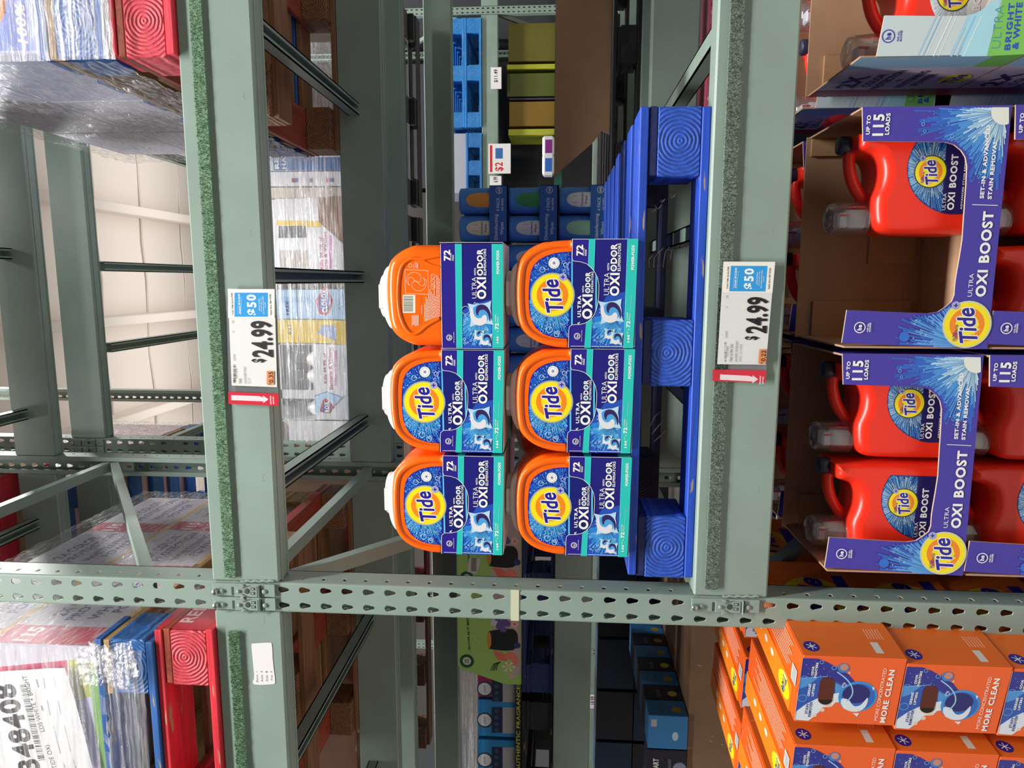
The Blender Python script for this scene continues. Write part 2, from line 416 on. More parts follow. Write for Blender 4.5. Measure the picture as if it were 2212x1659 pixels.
# ---------------------------------------------------------------- rack parts
Y0, YB, Y2, Y2B = 1.507, 2.665, 2.92, 4.32       # column faces: front rack front / rear, back rack front / rear
XC = -.7385
def plate(mb, fn, u0, u1, v0, v1, holes, m, inv, th=.0025):
    loops = [[(u0, v0), (u1, v0), (u1, v1), (u0, v1)]] + holes
    fl = [q for l in loops for q in l]; tr = tessellate_polygon([[Vector((a, b, 0)) for a, b in l] for l in loops])
    mb.add([fn(a, b) for a, b in fl], tr, m)
    mb.add([Vector(fn(a, b)) + inv * th for a, b in fl], tr, m)
    for l in holes:
        n = len(l); vs = [Vector(fn(a, b)) for a, b in l]; vs += [p + inv * th for p in vs]
        mb.add(vs, [(i, (i + 1) % n, n + (i + 1) % n, n + i) for i in range(n)], mat('C6D2C4', .4))  # lighter hole walls put the punched-edge highlight into the colour
def tear(cu, cv, k=1.0):
    p = []
    for i in range(9): t = math.radians(-12 + 204 * i / 8); p.append((cu + k * .0078 * math.cos(t), cv + k * (.0057 + .0078 * math.sin(t))))
    for i in range(5): t = math.radians(192 + 156 * i / 4); p.append((cu + k * .0043 * math.cos(t), cv + k * (-.0096 + .0043 * math.sin(t))))
    return p
def column(z0, z1):                                # front face at y = 0 of the local frame, centred on x
    mb = MB(); w = .037; c = .0045; d = .07; n0 = math.ceil((2.6625 - z1) / .0508); n1 = int((2.6625 - z0) / .0508)
    m = SAGE
    for n in range(n0, n1 + 1):
        zc = 2.6625 - .0508 * n; a, b = max(zc - .0254, z0), min(zc + .0254, z1)
        full = a == zc - .0254 and b == zc + .0254
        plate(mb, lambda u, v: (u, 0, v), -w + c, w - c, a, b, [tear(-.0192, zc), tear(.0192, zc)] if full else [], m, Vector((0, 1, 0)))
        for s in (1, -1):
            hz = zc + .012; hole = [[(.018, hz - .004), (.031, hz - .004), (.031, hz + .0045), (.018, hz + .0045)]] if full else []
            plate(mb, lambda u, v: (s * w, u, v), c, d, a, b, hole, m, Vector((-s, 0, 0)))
    for s in (1, -1):
        pr = [(s * (w - c), 0), (s * (w - c * .3), c * .3), (s * w, c)]
        for i in range(2): mb.add([(pr[i][0], pr[i][1], z0), (pr[i + 1][0], pr[i + 1][1], z0), (pr[i + 1][0], pr[i + 1][1], z1), (pr[i][0], pr[i][1], z1)], [(0, 1, 2, 3)], m, True)
        mb.box(min(s * w, s * (w - .017)), max(s * w, s * (w - .017)), d - .0025, d, z0, z1, m)
    mb.box(-w - .02, w + .02, -.01, d + .01, z0 - .002, z0 + .006, m)
    return mb
fr0 = thing('upright_frame', (XC, Y0, 0), 'green steel rack upright with teardrop holes, nearest of the uprights, beside the six orange tubs', 'rack upright', 'perforated upright frames of the racks')
c1 = column(.004, 5.5).build('column', fr0)
c2 = c1.copy(); C.objects.link(c2); c2.rotation_euler.z = math.pi; c2.location = (0, YB - Y0, 0)
def bar_mb(a, b, r=.02, m=SAGE): return MB().tube([a, b], r * 1.3, m, 4, sq=(1, .8))
def brace(a, b): 
    o3 = (XC, Y0, 0); bar_mb(a, b).build('brace', fr0, o3)
def onX(px, py, Y): p = at(px, py, Y); return (XC, Y, p.z)
br = [((XC, 2.59, 3.13), (XC, 1.56, 2.36)), ((XC, 1.56, 2.07), (XC, 2.59, 1.16)), ((XC, 1.56, .95), (XC, 2.59, .2)),
      ((XC, 1.56, 3.16), (XC, 2.59, 3.16)), ((XC, 1.56, 2.1), (XC, 2.59, 2.1)), ((XC, 1.56, 1.02), (XC, 2.59, 1.02))]
for a, b in br: brace(a, b)
tp = MB().box(XC - .0375, XC + .0375, Y0 - .0012, Y0 - .0002, 1.447, 1.466, mat('C9CDB0', .3))
tp.build('clear_tape', fr0, (XC, Y0, 0))
tag(kids(fr0)[-1], 'strip of yellowish clear tape')
def scratches(name, parent, org, fn, n, box, m):
    A = Art(fn, FR); 
    for _ in range(n):
        a, b = random.uniform(box[0], box[1]), random.uniform(box[2], box[3]); l = random.uniform(.004, .016); A.line([(a, b), (a + l * random.uniform(-.3, .3), b + l)], .0006, m)
    return A.build(name, parent, org)
fr1 = copy_tree(fr0, (XC, Y2, 0), 'green perforated upright of the back rack, seen beside the white roof', drop=('clear_tape',))
for c in kids(fr1):
    if c.name.startswith('column') and c.location.y > .5: c.location.y = Y2B - Y2
for nm, X, Y, lb in (('a', 2.04, Y0, 'green perforated upright at the right end of the front rack'), ('b', 2.04, Y2, 'green perforated upright at the right end of the back rack')):
    q = copy_tree(fr0 if Y == Y0 else fr1, (X, Y, 0), lb, drop=('clear_tape',))

# beam and its end connectors
CONN = {}
def conn_mb():                                     # drawn over the photo's upper connector, right half
    f = lambda a, b: at(440 + a / 11.06, 1230 + b / 11.06, Y0 - .006); mb = MB()
    def bx(a0, b0, a1, b1, t, y=Y0 - .002, m=SAGE, c=.0008):
        p, q = f(a0, b0), f(a1, b1); mb.box(min(p.x, q.x), max(p.x, q.x), y - t, y, min(p.z, q.z), max(p.z, q.z), m, c)
    def cy(a, b, r, t, m=SAGE, n=16, y=Y0 - .006): p = f(a, b); mb.lathe(p if y is None else (p.x, y, p.z), [(r, 0), (r, t * .7), (r * .75, t), (0, t)], m, n, 'y')
    bx(205, 322, 1705, 668, .004)
    dk = mat('3C4744', .6)
    cy(285, 520, .0078, .009, mat('B9BDBA', .25, .9), 6); cy(445, 515, .0052, .004); cy(1450, 530, .0055, .003)
    bx(660, 415, 725, 615, .0006, Y0 - .0059, dk, 0); bx(725, 385, 1290, 660, .0022, Y0 - .0058)
    bx(885, 350, 965, 395, .003, Y0 - .0058); bx(885, 640, 965, 690, .003, Y0 - .0058)
    cy(840, 515, .0045, .0035, SAGE, 14, Y0 - .008); cy(1040, 510, .0068, .0006, dk, 18, Y0 - .008)
    for s in (-1, 1):
        p, q = f(935, 510 + s * 75), f(1060, 510 + s * 145 if s > 0 else 385); mb.tube([(p.x, Y0 - .0085, p.z), (q.x, Y0 - .0085, q.z)], .0011, SAGE, 6)
        bx(1130, 510 + s * 52 - 34, 1235, 510 + s * 52 + 34, .0006, Y0 - .0079, dk, 0); bx(1150, 510 + s * 52 - 22, 1215, 510 + s * 52 + 22, .0016, Y0 - .0079)
    bx(1310, 375, 1345, 690, .006, Y0 - .0058); bx(1350, 385, 1385, 660, .0006, Y0 - .0059, dk, 0)
    for k in range(26):                            # weld bead
        p = f(900 + k * 30, 292 + 8 * math.sin(k)); mb.lathe((p.x, Y0 - .0035, p.z), [(.0028, 0), (.002, .0016), (0, .0022)], SAGE, 6, 'y')
    return mb
cm = conn_mb()
def beam(x0, x1, y, z, label, facing=-1, carpet=None, conns=(), conn_dx=0, stamps=(), low=False, group='green steel beams of the racks', m=None):
    m = m or SAGE; h = .1625; d = .062; o3 = (x0, y, z)
    t = thing('rack_beam', o3, label, 'rack beam', group); mb = MB(); ya, yb = (y, y + d) if facing < 0 else (y - d, y)
    mb.box(x0, x1, ya, yb, z, z + h, m, .004)
    yf = ya if facing < 0 else yb
    mb.box(x0, x1, ya + .012, ya + .02, z - .003, z + .001, m, .001); mb.box(x0, x1, yb - .014, yb - .008, z - .003, z + .001, m, .001)
    b = mb.build('beam_body', t, o3)
    for cx, cz in conns:
        c = CONN.get('m')
        if c is None: c = CONN['m'] = cm.build('end_connector', t, (0, 0, 0)); c.location = Vector((cx, 0, cz)) - Vector(o3)
        else:
            c = c.copy(); C.objects.link(c); c.parent = t; c.location = Vector((cx, y - (Y0 - .002) if facing < 0 else 0, cz)) - Vector(o3)
    if carpet:
        for (a, b_, za, zb) in carpet:
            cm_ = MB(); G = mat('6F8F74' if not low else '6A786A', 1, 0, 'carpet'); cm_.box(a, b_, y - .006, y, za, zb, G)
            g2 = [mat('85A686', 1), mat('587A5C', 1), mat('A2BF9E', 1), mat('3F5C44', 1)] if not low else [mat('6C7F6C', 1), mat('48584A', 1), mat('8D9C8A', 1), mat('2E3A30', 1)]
            nb = int(min(b_ - a, 1.9) * 3300)
            hi = min(b_, .9); lo = max(a, -1.5)
            for _ in range(nb):
                X = random.uniform(lo, hi); Z = random.uniform(za - .0008, zb + .0012); ln = random.uniform(.002, .0045)
                dx, dz = random.uniform(-.003, .003), random.uniform(-.0025, .002); w = .0006
                cm_.add([(X - w, y - .005, Z), (X + w, y - .005, Z), (X + dx, y - .006 - ln, Z + dz)], [(0, 1, 2)], random.choice(g2))
            tag(cm_.build('carpet_strip', t, o3), 'green carpet strip glued along the face')
    if stamps:
        A = Art(lambda a, b: Vector((a, y - .0004, b)), FR)
        for px, py in stamps:
            p = at(px, py, y); mm = mat('A9B8AC', .35)
            vs, fs = glyphs('692', 0, 0, 1.3); A.mb.add([A.P(p.x + u * .016, p.z + v * .0055) for u, v in vs], fs, mm)
        for _ in range(70):
            a, b_ = random.uniform(-1.2, .6), random.uniform(z + .004, z + .15); l = random.uniform(.004, .014)
            A.mb.add([A.P(a, b_), A.P(a + .0006, b_), A.P(a + .001 * random.uniform(-2, 2), b_ + l)], [(0, 1, 2)], mat('B4C2B6', .3))
        A.build('stamp_marks', t, o3)
    return t
L1, L2, L3 = .891, 2.009, 3.385
RX0, RX1, LX0, LX1 = -.701, 2.003, -3.47, -.776
dz1 = at(1495, 1281, Y0 - .006).z - at(459, 1259, Y0 - .006).z
beam(RX0, RX1, Y0 - .002, L2, 'upper green front beam with carpet strip, above the orange tubs', carpet=[(-.69, 2, 2.112, 2.138)], conns=[(0, 0)], stamps=[(528, 215), (543, 512), (570, 1040)])
beam(LX0, LX1, Y0 - .002, L2, 'green front beam at the left with a white sticker, under the red pallet', carpet=[(-3.4, -.825, 2.112, 2.138)], conns=[(-.034, .0)], stamps=[(571, 1345)])
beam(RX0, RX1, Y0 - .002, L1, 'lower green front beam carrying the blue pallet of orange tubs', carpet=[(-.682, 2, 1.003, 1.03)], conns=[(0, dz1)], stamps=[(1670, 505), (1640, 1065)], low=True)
beam(RX0, RX1, Y0 - .002, L3, 'green front beam high above the picture, right bay'); beam(LX0, LX1, Y0 - .002, L3, 'green front beam high above the picture, left bay')
beam(RX0, RX1, Y0 - .002, 4.36, 'unseen fourth level green front beam added to block light, right bay'); beam(LX0, LX1, Y0 - .002, 4.36, 'unseen fourth level green front beam added to block light, left bay')  # unseen level, added to keep light off the top beams behind
for lv, nm in ((L2, 'middle'), (L3, 'top')):
    beam(RX0, RX1, 2.655, lv, 'rear beam of the front rack, %s level, right bay' % nm, 1)
    beam(LX0, LX1, 2.655, lv, 'rear beam of the front rack, %s level, left bay' % nm, 1)
    beam(RX0, RX1, Y2 - .002, lv, 'front beam of the back rack, %s level, right bay' % nm, conns=[(0, lv - L2)] if lv == L3 else [])
    beam(LX0, LX1, Y2 - .002, lv, 'front beam of the back rack, %s level, left bay' % nm, conns=[(-.034, lv - L2)] if lv == L3 else [])
    beam(RX0, RX1, 4.31, lv, 'rear beam of the back rack, %s level, right bay' % nm, 1)
    beam(LX0, LX1, 4.31, lv, 'rear beam of the back rack, %s level, left bay' % nm, 1)
beam(RX0, RX1, 2.655, 4.36, 'unseen fourth level rear beam carrying the added load, right bay', 1); beam(LX0, LX1, 2.655, 4.36, 'unseen fourth level rear beam carrying the added load, left bay', 1)
beam(RX0, RX1, 2.655, L1, 'dark rear beam under the blue pallet of orange tubs', 1)
beam(RX0, RX1, Y2 - .002, L1, 'front beam of the back rack under the disinfecting wipes', -1)
beam(RX0, RX1, 4.31, L1, 'rear beam of the back rack under the disinfecting wipes', 1)
beam(LX0, LX1, Y2 - .002, 1.208, 'dark front beam of the back rack under the navy pallet', -1)
beam(LX0, LX1, 4.31, 1.208, 'dark rear beam of the back rack under the navy pallet', 1)

def crossbar(X, ya, yb, z, label):
    mb = MB(); mb.box(X - .021, X + .021, ya, yb, z + .036, z + .04, SAGE); 
    mb.box(X - .021, X - .017, ya, yb, z, z + .04, SAGE); mb.box(X + .017, X + .021, ya, yb, z, z + .04, SAGE)
    mb.box(X - .021, X - .010, ya, yb, z, z + .003, SAGE); mb.box(X + .010, X + .021, ya, yb, z, z + .003, SAGE)
    o = mb.build('crossbar', None, (X, ya, z)); return tag(o, label, 'crossbar', 'crossbars tying front and rear beams')
for X, lb in ((.612, 'above the right end of the blue pallet'), (.012, 'above the middle orange tubs'), (-.535, 'above the leftmost orange tubs'), (1.3, 'beyond the right edge')):
    crossbar(X, 1.567, 2.593, L2 + .085, 'dark steel crossbar of the middle level ' + lb)
for X, lb in ((-2.0, 'far left'), (-1.35, 'in the left bay over the red pallet')): crossbar(X, 1.567, 2.593, L2 + .085, 'dark steel crossbar of the middle level ' + lb)
for X in (-.53, .1, .75, -.985, -1.6): crossbar(X, 1.567, 2.593, L3 + .09, 'top level crossbar of the front rack, %s' % {-.53: 'just right of the near upright', .1: 'over the tubs', .75: 'over the right edge', -.985: 'just left of the near upright', -1.6: 'far left'}[X])
for X, lb in ((.63, 'highest in the picture'), (.06, 'second from the top'), (-.30, 'third from the top')): crossbar(X, 2.982, 4.25, L3 - .02, 'crossbar of the back rack against the white roof, ' + lb)
for X, lb in ((.53, 'at the right end of the blue pallet'), (-.3, 'under the blue pallet, left'), (.12, 'under the blue pallet, right')): crossbar(X, 1.567, 2.593, L1 + .105, 'steel crossbar of the lower level ' + lb)

# ---------------------------------------------------------------- pallets
def pallet(x0, y0, z0, w, d, label, col, wood=None, group='wooden block pallets', h=.145, ruin=0, blockc=None, gap=True, slats=7, org=None, insidec=None, rear=None, deck=True):
    """block pallet, front edge along x at depth y0; seven deck boards run along x"""
    o3 = org or (x0 + w / 2, y0, z0); t = thing('pallet', o3, label, 'pallet', group); k = h / .145
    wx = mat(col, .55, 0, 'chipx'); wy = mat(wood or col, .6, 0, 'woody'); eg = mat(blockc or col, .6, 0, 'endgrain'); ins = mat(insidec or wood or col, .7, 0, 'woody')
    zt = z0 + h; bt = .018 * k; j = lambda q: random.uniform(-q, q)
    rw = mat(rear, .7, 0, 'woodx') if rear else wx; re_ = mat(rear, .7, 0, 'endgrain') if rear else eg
    for i in range(3):                              # bottom runners
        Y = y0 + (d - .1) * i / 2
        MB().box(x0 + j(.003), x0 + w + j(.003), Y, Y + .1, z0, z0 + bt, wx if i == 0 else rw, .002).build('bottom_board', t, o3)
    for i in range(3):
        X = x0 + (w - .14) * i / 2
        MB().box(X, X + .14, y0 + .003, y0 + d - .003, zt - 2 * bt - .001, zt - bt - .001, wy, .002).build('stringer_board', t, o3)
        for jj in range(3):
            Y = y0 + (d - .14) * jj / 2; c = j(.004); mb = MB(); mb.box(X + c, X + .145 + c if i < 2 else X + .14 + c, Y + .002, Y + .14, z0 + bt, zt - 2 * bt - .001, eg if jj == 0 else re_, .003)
            oc_ = (X + .07, Y + .07, z0 + h / 2 - .004 + j(.01)); bo = mb.build('block', t, oc_); bo.location = Vector(oc_) - Vector(o3)
    n = slats; bw = .1 if n == 7 else .09; 
    for i in range(n):
        Y = y0 + (d - bw) * i / (n - 1)
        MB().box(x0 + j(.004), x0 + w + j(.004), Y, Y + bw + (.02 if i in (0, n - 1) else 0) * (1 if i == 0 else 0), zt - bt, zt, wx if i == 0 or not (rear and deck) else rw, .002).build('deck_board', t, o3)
    return t
pallet(-.668, 1.525, 1.054, 1.026, 1.22, 'bright blue wooden pallet under the six orange tubs', '2450C4', '16245C', blockc='2F5CCB', rear='141C40', deck=False, group='block pallets on the racks')  # stringers, rear blocks and runners coloured dark for the shade inside

# ---------------------------------------------------------------- laundry pod tubs in cardboard sleeves
TW, TH, TD = .226, .1365, .178
OP = mat('FF6A12', .22); OP2 = mat('F25A08', .28); LID = mat('DEDEDB', .3)
T1 = crop(1080, 500, 6.9125, 1.50); TO = (-.0265, 1.50, 1.2005)
def xz(fn, pts): return [(fn(*p).x, fn(*p).z) for p in pts]
OUTER = [(1095, 112), (950, 113), (800, 123), (680, 145), (560, 190), (450, 250), (360, 320), (295, 395), (262, 480), (245, 600), (235, 750), (233, 900), (238, 1050), (247, 1200), (262, 1330), (300, 1440), (370, 1530), (480, 1610), (625, 1672), (825, 1720), (960, 1735), (1060, 1737), (1960, 1738), (2030, 113)]
INNER = [(1080, 300), (950, 305), (820, 325), (700, 365), (600, 420), (520, 500), (475, 600), (455, 720), (445, 850), (442, 1000), (447, 1130), (460, 1240), (490, 1340), (550, 1440), (640, 1520), (760, 1570), (900, 1595), (1040, 1600)]
NOTCH = [(1078, 400), (1095, 440), (1200, 452), (1290, 480), (1360, 535), (1420, 615), (1460, 700), (1477, 800), (1475, 920), (1465, 1050), (1440, 1170), (1400, 1255), (1340, 1325), (1270, 1370), (1190, 1388), (1080, 1392), (1035, 1425)]
def resample(p, n):
    p = [Vector(q) for q in p]; L = [0]
    for a, b in zip(p, p[1:]): L.append(L[-1] + (b - a).length)
    out = []
    for i in range(n):
        t = L[-1] * i / (n - 1); k = 0
        while k < len(L) - 2 and L[k + 1] < t: k += 1
        out.append(tuple(p[k].lerp(p[k + 1], (t - L[k]) / max(L[k + 1] - L[k], 1e-9))))
    return out
def sleeve(t, org, back=False):
    """the cardboard sleeve round the foot of a tub, with its printing"""
    x, y, z = org; w = TW / 2; mb = MB(); g = .0008; K = mat('B9A48A', .8)
    mb.box(x - w, x - w + g, y + g, y + TD, z, z + TH, NAVY); mb.box(x + w - g, x + w, y + g, y + TD, z, z + TH, NAVY)
    mb.box(x - w, x + w, y + TD - g, y + TD, z, z + TH, NAVY); mb.box(x - w, x + w, y + g, y + TD, z, z + g, mat('CFC9C2', .7))
    for s in (-1, 1):
        for a, b, m in ((0, .027, TEAL), (.089, .103, TEAL), (.0875, .089, CYAN), (TH - .0012, TH, WHT)):
            mb.box(x + s * w - .0003, x + s * w + .0003, y + .001, y + TD - .001, z + a, z + b, m)
        mb.box(x + s * w - .0004, x + s * w + .0004, y + .0005, y + .0015, z, z + TH, WHT)
    mb.build('sleeve', t, org)
def sleeve_print(t, org, fn, outline, notch, back=False):
    A = Art(fn, FR, base=-3); mb = MB()
    A.poly(outline, NAVY); A.up()
    if not back:
        A.poly([(1422, 110), (1910, 110), (1845, 1740), (1350, 1738), (1372, 1290)] + [p for p in NOTCH[::-1][3:-5]] + [(1405, 592)], mat('1E1C7A', .35)); A.up()
        img = [(1480, 700), (1890, 760), (1845, 1738), (1352, 1736), (1372, 1310), (1440, 1180)]
        A.poly([(1600, 960), (1870, 900), (1845, 1738), (1350, 1736), (1374, 1300), (1440, 1200)], mat('2552B8', .35)); A.up()
        A.rays(1700, 1250, 60, 560, 70, mat('2E86D6', .35), img, 30, 175, 9); A.rays(1700, 1300, 60, 420, 40, mat('57B5EC', .35), img, 60, 170, 6); A.up()
        A.bubbles(90, (1350, 1150, 1880, 1730), 3, 22, mat('A9DCF8', .3), img); A.up()
        for a, b in (((1332, 110), (1422, 110)),): A.poly([a, b, (1405, 592), (1318, 508)], TEAL)
        A.poly([(1283, 1372), (1372, 1302), (1350, 1738), (1258, 1738)], TEAL)
        A.poly([(1328, 110), (1336, 110), (1322, 512), (1315, 505)], CYAN); A.poly([(1418, 110), (1425, 110), (1408, 596), (1402, 590)], CYAN)
        A.poly([(1368, 1304), (1376, 1298), (1354, 1738), (1346, 1738)], CYAN)
        A.poly([(1908, 110), (2066, 110), (1990, 1741), (1846, 1741)], TEAL); A.poly([(1903, 110), (1911, 110), (1849, 1741), (1841, 1741)], CYAN); A.up()
        A.line(NOTCH, 7, WHT); A.line([(1085, 110), NOTCH[0]], 7, WHT); A.line([NOTCH[-1], (1027, 1500), (1024, 1735)], 7, WHT)
        A.text('72', 1140, 1245, 360, 200, WHT, .05); A.text('POWER', 1238, 1262, 360, 245, WHT, .0); A.text('PODS', 1270, 1295, 362, 270, WHT, .03)
        A.text('ULTRA', 1553, 1632, 950, 618, WHT, -.008); A.text('OXI', 1640, 1785, 962, 620, WHT, .07); A.text('WITH', 1603, 1635, 585, 475, WHT, .02)
        A.text('ODOR', 1652, 1750, 598, 182, WHT, .07); A.text('ELIMINATORS', 1760, 1805, 592, 178, WHT, .025, sp=1.1)
        A.circ(1700, 880, 22, BLUE); A.circ(1697, 548, 14, SKY); A.circ(1706, 336, 14, SKY)
        A.text('POWER-PODS', 1962, 2008, 572, 205, WHT, .05)
        A.text('72', 1886, 1945, 1432, 1335, WHT, .05); A.text('POWER', 1892, 1912, 1320, 1205, WHT, .0); A.text('PACS', 1925, 1945, 1320, 1225, WHT, .0); A.circ(1924, 1462, 8, WHT)
        A.text('144', 1898, 1938, 1655, 1545, WHT, .03); A.text('PACS', 1898, 1915, 1530, 1485, WHT, 0); A.line([(1965, 945), (1950, 1180)], 4, PALE); A.line([(1890, 1000), (1880, 1085)], 4, PALE)
        pod(A, 1660, 1195, 175, -.1); pod(A, 1635, 1530, 78, .1); pod(A, 1740, 1595, 95, .12)
        A.circ(1152, 1563, 48, WHT, 42); A.circ(1152, 1563, 36, WHT, 31); A.text('he', 1138, 1168, 1582, 1545, WHT, .03); A.text('FOR ALL MACHINES', 1214, 1226, 1640, 1475, WHT, .0)
    else:
        A.poly([(1085, 165), (1490, 165), (1500, 1545), (1095, 1545)], mat('1E1C7A', .35)); A.up()
        img = [(1100, 700), (1485, 700), (1500, 1545), (1095, 1545)]
        A.poly([(1100, 1050), (1300, 950), (1490, 900), (1500, 1545), (1095, 1545)], mat('2552B8', .35)); A.up()
        A.rays(1340, 1080, 50, 500, 70, mat('2E86D6', .35), img, 20, 175, 8); A.rays(1340, 1120, 50, 380, 40, mat('57B5EC', .35), img, 60, 170, 5); A.up()
        A.bubbles(80, (1095, 950, 1480, 1540), 3, 22, mat('A9DCF8', .3), img); A.circ(1140, 1045, 55, PALE, 49); A.up()
        A.poly([(1003, 165), (1085, 165), (1097, 1545), (1022, 1545)], TEAL); A.line([(1003, 165), (1022, 1545)], 7, CYAN); A.line([(1085, 165), (1097, 1545)], 7, CYAN)
        A.poly([(1490, 165), (1638, 165), (1642, 1545), (1500, 1545)], TEAL); A.line([(1490, 165), (1500, 1545)], 6, CYAN); A.line([(808, 168), (832, 1542)], 6, WHT); A.up()
        A.text('72', 850, 940, 388, 245, WHT, .05); A.text('POWER', 935, 955, 385, 285, WHT, 0); A.text('PODS', 965, 985, 387, 312, WHT, .03)
        A.text('ULTRA', 1225, 1285, 888, 605, WHT, -.008); A.text('OXI', 1290, 1415, 897, 608, WHT, .07); A.text('WITH', 1255, 1280, 585, 488, WHT, .02)
        A.text('ODOR', 1292, 1372, 588, 232, WHT, .07); A.text('ELIMINATORS', 1380, 1415, 582, 232, WHT, .025, sp=1.1); A.circ(1352, 828, 18, BLUE)
        A.text('POWER PODS', 1550, 1588, 562, 252, WHT, .05)
        A.text('72', 1532, 1582, 1300, 1215, WHT, .05); A.text('POWER', 1530, 1548, 1200, 1105, WHT, 0); A.text('PACS', 1562, 1580, 1200, 1130, WHT, 0); A.circ(1567, 1325, 7, WHT); A.text('144', 1550, 1582, 1480, 1395, WHT, .03)
        pod(A, 1340, 1095, 158, -.1); pod(A, 1320, 1375, 68, .1); pod(A, 1410, 1430, 84, .12)
        A.circ(925, 1408, 40, WHT, 35); A.circ(925, 1408, 29, WHT, 25); A.text('he', 913, 939, 1425, 1392, WHT, .03); A.text('FOR ALL MACHINES', 980, 992, 1475, 1335, WHT, 0)
    A.build('printed_front', t, org)
def tub(org, fn, label, back=False):
    t = thing('detergent_tub', org, label, 'detergent tub', 'orange tubs of laundry pods on the blue pallet')
    if not back: sleeve(t, org); sleeve_print(t, org, fn, [(1085, 110), (2066, 110), (1990, 1741), (1024, 1735)] + NOTCH[::-1], None)
    else: sleeve(t, org); sleeve_print(t, org, fn, [(805, 165), (1640, 160), (1643, 1547), (832, 1545)], None, True)
    dy = .005; Yf = org[1] + dy
    fb = crop(1080, 500, 6.9125, 1.505)
    out0 = [(p.x - TO[0], p.z - TO[2]) for p in (fb(*q) for q in OUTER)]
    k = (org[0], org[2] + (.002 if not back else .003))
    k = (org[0], org[2] + .002)
    top = smooth(out0[:-2], 2); body = [(max(-TW / 2 + .004, min(TW / 2 - .004, a)) + k[0], b + k[1]) for a, b in top + [(-TW / 2 + .006, .003), (TW / 2 - .006, .003)]]
    MB().pillow(body, Yf, Yf + .165, .022, OP, 6).build('tub_body', t, org)
    lo = [(430, 500), (300, 470), (258, 455), (205, 500), (165, 575), (143, 740), (140, 950), (152, 1150), (190, 1310), (262, 1435), (300, 1425), (430, 1390)]
    lid = [(p.x - TO[0] + k[0], p.z - TO[2] + k[1] - .001) for p in (fb(*q) for q in smooth(lo, 2))]
    MB().pillow(lid, Yf + .014, Yf + .155, .012, LID, 5).build('lid', t, org)
    ztop = max(b for a, b in lid); cw = .050
    mb = MB().lathe((k[0] - .002, Yf + .082, ztop - .004), [(cw, 0), (cw, .0115), (cw * .96, .0145), (cw * .5, .0152), (0, .0152)], LID, 36, 'z', 1, .95)
    mb.box(k[0] - .03, k[0] + .026, Yf + .027, Yf + .05, ztop - .006, ztop + .0095, LID, .003); mb.build('cap', t, org)
    inn = [(p.x - TO[0] + k[0], p.z - TO[2] + k[1]) for p in (fb(*q) for q in INNER)]
    N = 46; o2 = resample([(a + k[0], b + k[1]) for a, b in smooth(out0[:-2], 2)], N); i2 = resample(smooth(inn, 2), N)
    if not back:
        rim = MB(); mid = lambda f: [(o2[i][0] * (1 - f) + i2[i][0] * f, Yf + .0055, o2[i][1] * (1 - f) + i2[i][1] * f) for i in range(N)]
        rim.tube(mid(.42), .0088, OP, 12); rim.tube(mid(.84), .0048, OP, 10); rim.build('rim', t, org)
        lf = lambda a, b: Vector((fb(a, b).x, Yf, fb(a, b).z)) + Vector((k[0] - TO[0], 0, k[1] - TO[2]))
        A = Art(lf, FR, base=1); lab = INNER + [(1500, 1600), (1500, 300)]
        A.poly(lab, mat('1B2C9C', .3)); A.up()
        A.rays(800, 950, 150, 900, 130, mat('1F5FC4', .3), INNER, w=14); A.rays(800, 950, 150, 800, 90, mat('2F8EDB', .3), INNER, 30, 200, 9); A.rays(800, 950, 150, 560, 60, mat('5FB8EE', .3), INNER, 40, 170, 5); A.up()
        A.bubbles(190, (450, 310, 1080, 1590), 4, 12, mat('CDEBFB', .3), INNER, [(800, 950, 350), (822, 470, 95)], .35)
        A.bubbles(14, (450, 310, 1080, 1590), 22, 52, mat('CDEBFB', .3), INNER, [(800, 950, 360), (822, 470, 95)], .14, 0); A.up()
        A.poly([(1082, 300), (1100, 300), (1100, 1600), (1075, 1600)], CYAN); A.poly([(1100, 300), (1440, 300), (1440, 1600), (1100, 1600)], mat('1B1F72', .3)); A.poly([(1440, 300), (1465, 300), (1460, 1600), (1435, 1600)], CYAN); A.up()
        A.circ(822, 472, 84, WHT); A.up(); A.circ(822, 472, 66, NAVY, 62)
        for q in range(6): A.line([(822, 472), (822 + 34 * math.cos(q * math.pi / 3), 472 + 34 * math.sin(q * math.pi / 3))], 7, NAVY)
        tide(A, 798, 950, 312)
        A.text('ULTRA', 1172, 1225, 1280, 955, WHT, .025, sp=1.15); A.text('OXI', 1240, 1395, 1308, 940, WHT, .075); A.text('WITH', 1243, 1270, 915, 815, WHT, .02)
        A.text('ODOR', 1288, 1365, 922, 605, WHT, .07); A.text('ELIMINATORS', 1375, 1410, 915, 600, WHT, .02, sp=1.1); A.text('POWER', 1168, 1205, 1640, 1345, WHT, .03)
        A.circ(1325, 1222, 22, mat('12204C', .4)); A.circ(1325, 882, 13, SKY); A.circ(1325, 722, 13, SKY)
        A.build('label', t, org)
    else:
        # back side: raised frame, scooped grips, text and bar code moulded or printed in white
        g = crop(820, 500, 6.143, Yf); P3 = lambda l: [(g(*p).x, Yf + .001, g(*p).z) for p in l]
        rim = MB()
        rim.tube(P3(smooth([(800, 320), (700, 340), (560, 370), (500, 360), (430, 355), (330, 410), (275, 500), (250, 650), (240, 850), (255, 1050), (290, 1180), (350, 1300), (430, 1370), (520, 1345), (620, 1250), (800, 1150)], 2)), .0042, OP, 8)
        rim.tube(P3(smooth([(800, 470), (720, 455), (640, 425), (570, 380), (520, 362)], 2)), .003, OP, 8); rim.build('rim', t, org)
        g2 = lambda a, b: Vector((g(a, b).x, Yf, g(a, b).z)); A = Art(g2, FR, base=1); Wt = mat('FBD9C0', .4)
        A.line([(335, 505), (640, 520), (650, 835), (345, 820)], 7, Wt, True)
